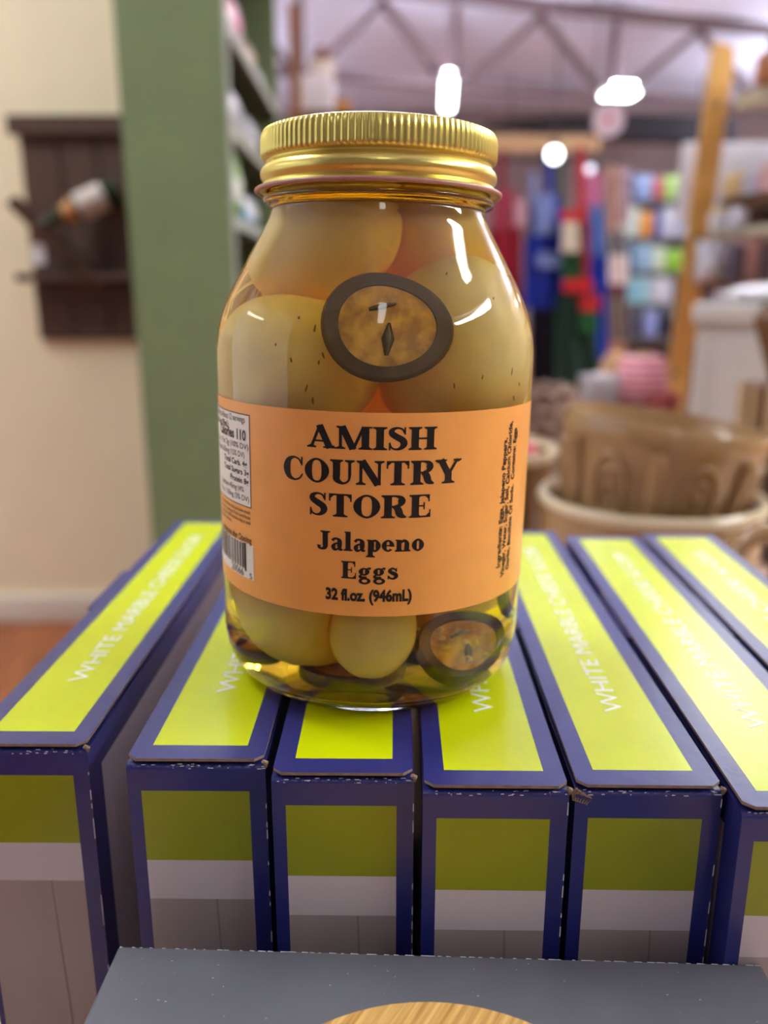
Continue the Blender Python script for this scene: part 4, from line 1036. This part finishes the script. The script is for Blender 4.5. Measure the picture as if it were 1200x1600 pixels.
# stand of tea towels past the aprons
org = at(967, 255, 5.0)
t = thing('towel_stand', 'slim dark towel stand past the aprons', 'stand', (org.x, org.y+.06, FLOOR))
mb = MB(); mb.tube([(0, 0, 0), (0, 0, org.z-FLOOR+.03)], .015, 8); build('pole', mb, M_rail, t, smooth=2)
mb = MB(); mb.lathe([(.001, 0), (.16, 0), (.16, .015), (.001, .02)], 24); build('base', mb, M_rail, t)
for i, (x0, x1, y0, y1, c, lab_) in enumerate(((950, 968, 258, 362, (196, 160, 146), 'pale salmon tea towel'), (970, 985, 262, 350, (200, 180, 190), 'pale lilac tea towel'), (950, 980, 362, 398, (120, 116, 120), 'grey checked tea towel'), (952, 982, 398, 444, (222, 206, 204), 'white tea towel'), (950, 980, 444, 462, (110, 54, 66), 'maroon folded tea towel'), (948, 980, 462, 530, (120, 104, 96), 'brown grey tea towel'), (946, 978, 533, 570, (176, 124, 96), 'rust tea towel'))):
    o_ = at((x0+x1)/2, y1, 4.98-.004*i)
    tt_ = thing('tea_towel', lab_+' on the slim stand past the aprons', 'towel', o_, group='tea towels on the slim stand')
    cloth(x0, x1, y0, y1, 4.98-.004*i, cl(c), 2, 'cloth', tt_, o_, .01)
    mb = MB(); mb.tube([at((x0+x1)/2, y0+2, 4.98)-o_, Vector((org.x, org.y+.06, at(967, y0+2, 5.0).z))-o_], .004, 5); build('loop', mb, M_rail, tt_)

# ------------------------------------------------------------------ product shelves behind the ladder
PD = 5.5
a0 = at(972, 420, PD); a1 = at(1130, 420, PD)
t = thing('product_gondola', 'grey metal shop shelving of bright packages behind the ladder shelf', 'shelf', ((a0.x+a1.x)/2, a0.y, FLOOR))
hw = (a1.x-a0.x)/2; M_gond = mat('gondola_grey', (96, 96, 104), .5, metal=.2)
mb = MB(); mb.box(-hw-.03, hw+.03, .30, .33, 0, at(1030, 262, PD).z-FLOOR); build('back_panel', mb, M_gond, t)
rows = [(312, [(975, 992, 268, (70, 96, 150), 'slate blue'), (993, 1020, 272, (150, 176, 232), 'light blue'), (1021, 1037, 276, (206, 96, 110), 'red'), (1038, 1060, 274, (170, 216, 120), 'lime'), (1061, 1086, 268, (206, 222, 120), 'yellow green')]),
        (370, [(978, 1000, 322, (206, 226, 222), 'mint white'), (1001, 1020, 330, (232, 156, 40), 'orange'), (1021, 1034, 326, (110, 112, 196), 'violet'), (1035, 1056, 322, (206, 214, 240), 'ice white'), (1057, 1078, 326, (180, 190, 220), 'pale slate')]),
        (424, [(972, 994, 380, (80, 130, 176), 'steel blue'), (995, 1020, 378, (150, 190, 226), 'sky blue'), (1021, 1040, 384, (206, 226, 206), 'pale green'), (1041, 1066, 388, (140, 200, 50), 'leaf green')]),
        (474, [(966, 990, 432, (120, 196, 222), 'turquoise'), (991, 1014, 430, (150, 210, 232), 'aqua'), (1015, 1052, 434, (200, 206, 226), 'silver white')]),
        (526, [(985, 1006, 478, (70, 70, 100), 'dusky'), (1007, 1028, 480, (146, 164, 232), 'periwinkle'), (1029, 1062, 481, (18, 24, 56), 'black navy')])]
above = 99
for (yb, items) in rows:
    zs = at(1030, yb, PD).z
    mb = MB(); mb.box(-hw, hw, 0, .30, zs-FLOOR-.03, zs-FLOOR); b = build('shelf_board', mb, M_gond, t)
    for (x0, x1, y0, c, nm) in items:
        p0 = at(x0, yb, PD); p1 = at(x1, yb, PD); zt = min(at((x0+x1)/2, y0, PD).z, above-.036)
        yo = .02
        onebox('package', (p0.x+.003, p0.y+yo, zs), (p1.x-.003, p0.y+yo+.14, zt), mat('package_print', c, .35, coat=.3), nm+' package on the grey shop shelving', 'package', 'packages on the shop shelving', bevel=.006)
    above = zs
for s in (-1, 1):
    mb = MB(); mb.box(s*hw-.015, s*hw+.015, .27, .30, 0, at(1030, 262, PD).z-FLOOR); build('upright', mb, M_gond, t)

# ------------------------------------------------------------------ far end of the shop
M_black = mat('black_valance', (40, 36, 44), .6)
def pp(x, y): return at(x, y, 16.0)
outl = [pp(760, 194), pp(800, 186), pp(870, 180), pp(960, 177), pp(1060, 179), pp(1150, 184), pp(1150, 222), pp(1060, 219), pp(980, 216), pp(900, 208), pp(820, 197)]
o0 = pp(960, 222)
t = thing('curved_valance', 'black curved valance near the far wall under the truss', 'valance', o0)
mb = MB(); mb.prism([p-o0 for p in outl], (0, .5, 0)); build('board', mb, M_black, t)
for xx in (800, 1100):
    p = pp(xx, 190)-o0; mb = MB(); mb.tube([(p.x, .25, p.z), (p.x, .25, 4.03-o0.z)], .02, 6); build('hanger', mb, M_truss, t)
c = at(951, 187, 9.0)
t = thing('round_sign', 'round white hanging sign with red emblem above the aprons', 'sign', c)
mb = MB(); mb.prism([(.16*math.cos(2*PI*k/32), 0, .16*math.sin(2*PI*k/32)) for k in range(32)], (0, .02, 0)); build('disc', mb, mat('pinkish_white', (206, 190, 194), .6), t)
mb = MB(); mb.prism([(.06*math.cos(2*PI*k/10+.3)*(1 if k % 2 else .5), -.004, .06*math.sin(2*PI*k/10+.3)*(1 if k % 2 else .5)) for k in range(10)], (0, .004, 0)); build('emblem', mb, mat('emblem_red', (196, 66, 66), .6), t)
mb = MB(); mb.tube([(0, .01, .16), (0, .01, 4.06-c.z)], .006, 5); build('hanger', mb, M_rail, t)
for (x, y, r, lb, em) in ((866, 241, .034, 'bright round spot bulb hanging above the blue apron', 6), (922, 264, .020, 'small dim spot bulb hanging above the elf apron', 1.2)):
    c = at(x, y, 4.15); t = thing('spot_lamp', lb, 'lamp', c)
    mb = MB(); mb.ellipsoid((0, 0, 0), r, r, r, 16, 10); build('bulb', mb, emit('spot_bulb', (.93, 1, .93) if em > 2 else (.7, .75, 1), em), t, smooth=2)
    mb = MB(); mb.lathe([(r*.6, r*.7), (r*.7, r*1.5), (.01, r*1.8)], 16); build('socket', mb, M_rail, t, smooth=2)
    mb = MB(); mb.tube([(0, 0, r*1.7), (0, 0, 4.06-c.z)], .004, 5); build('cord', mb, M_rail, t)
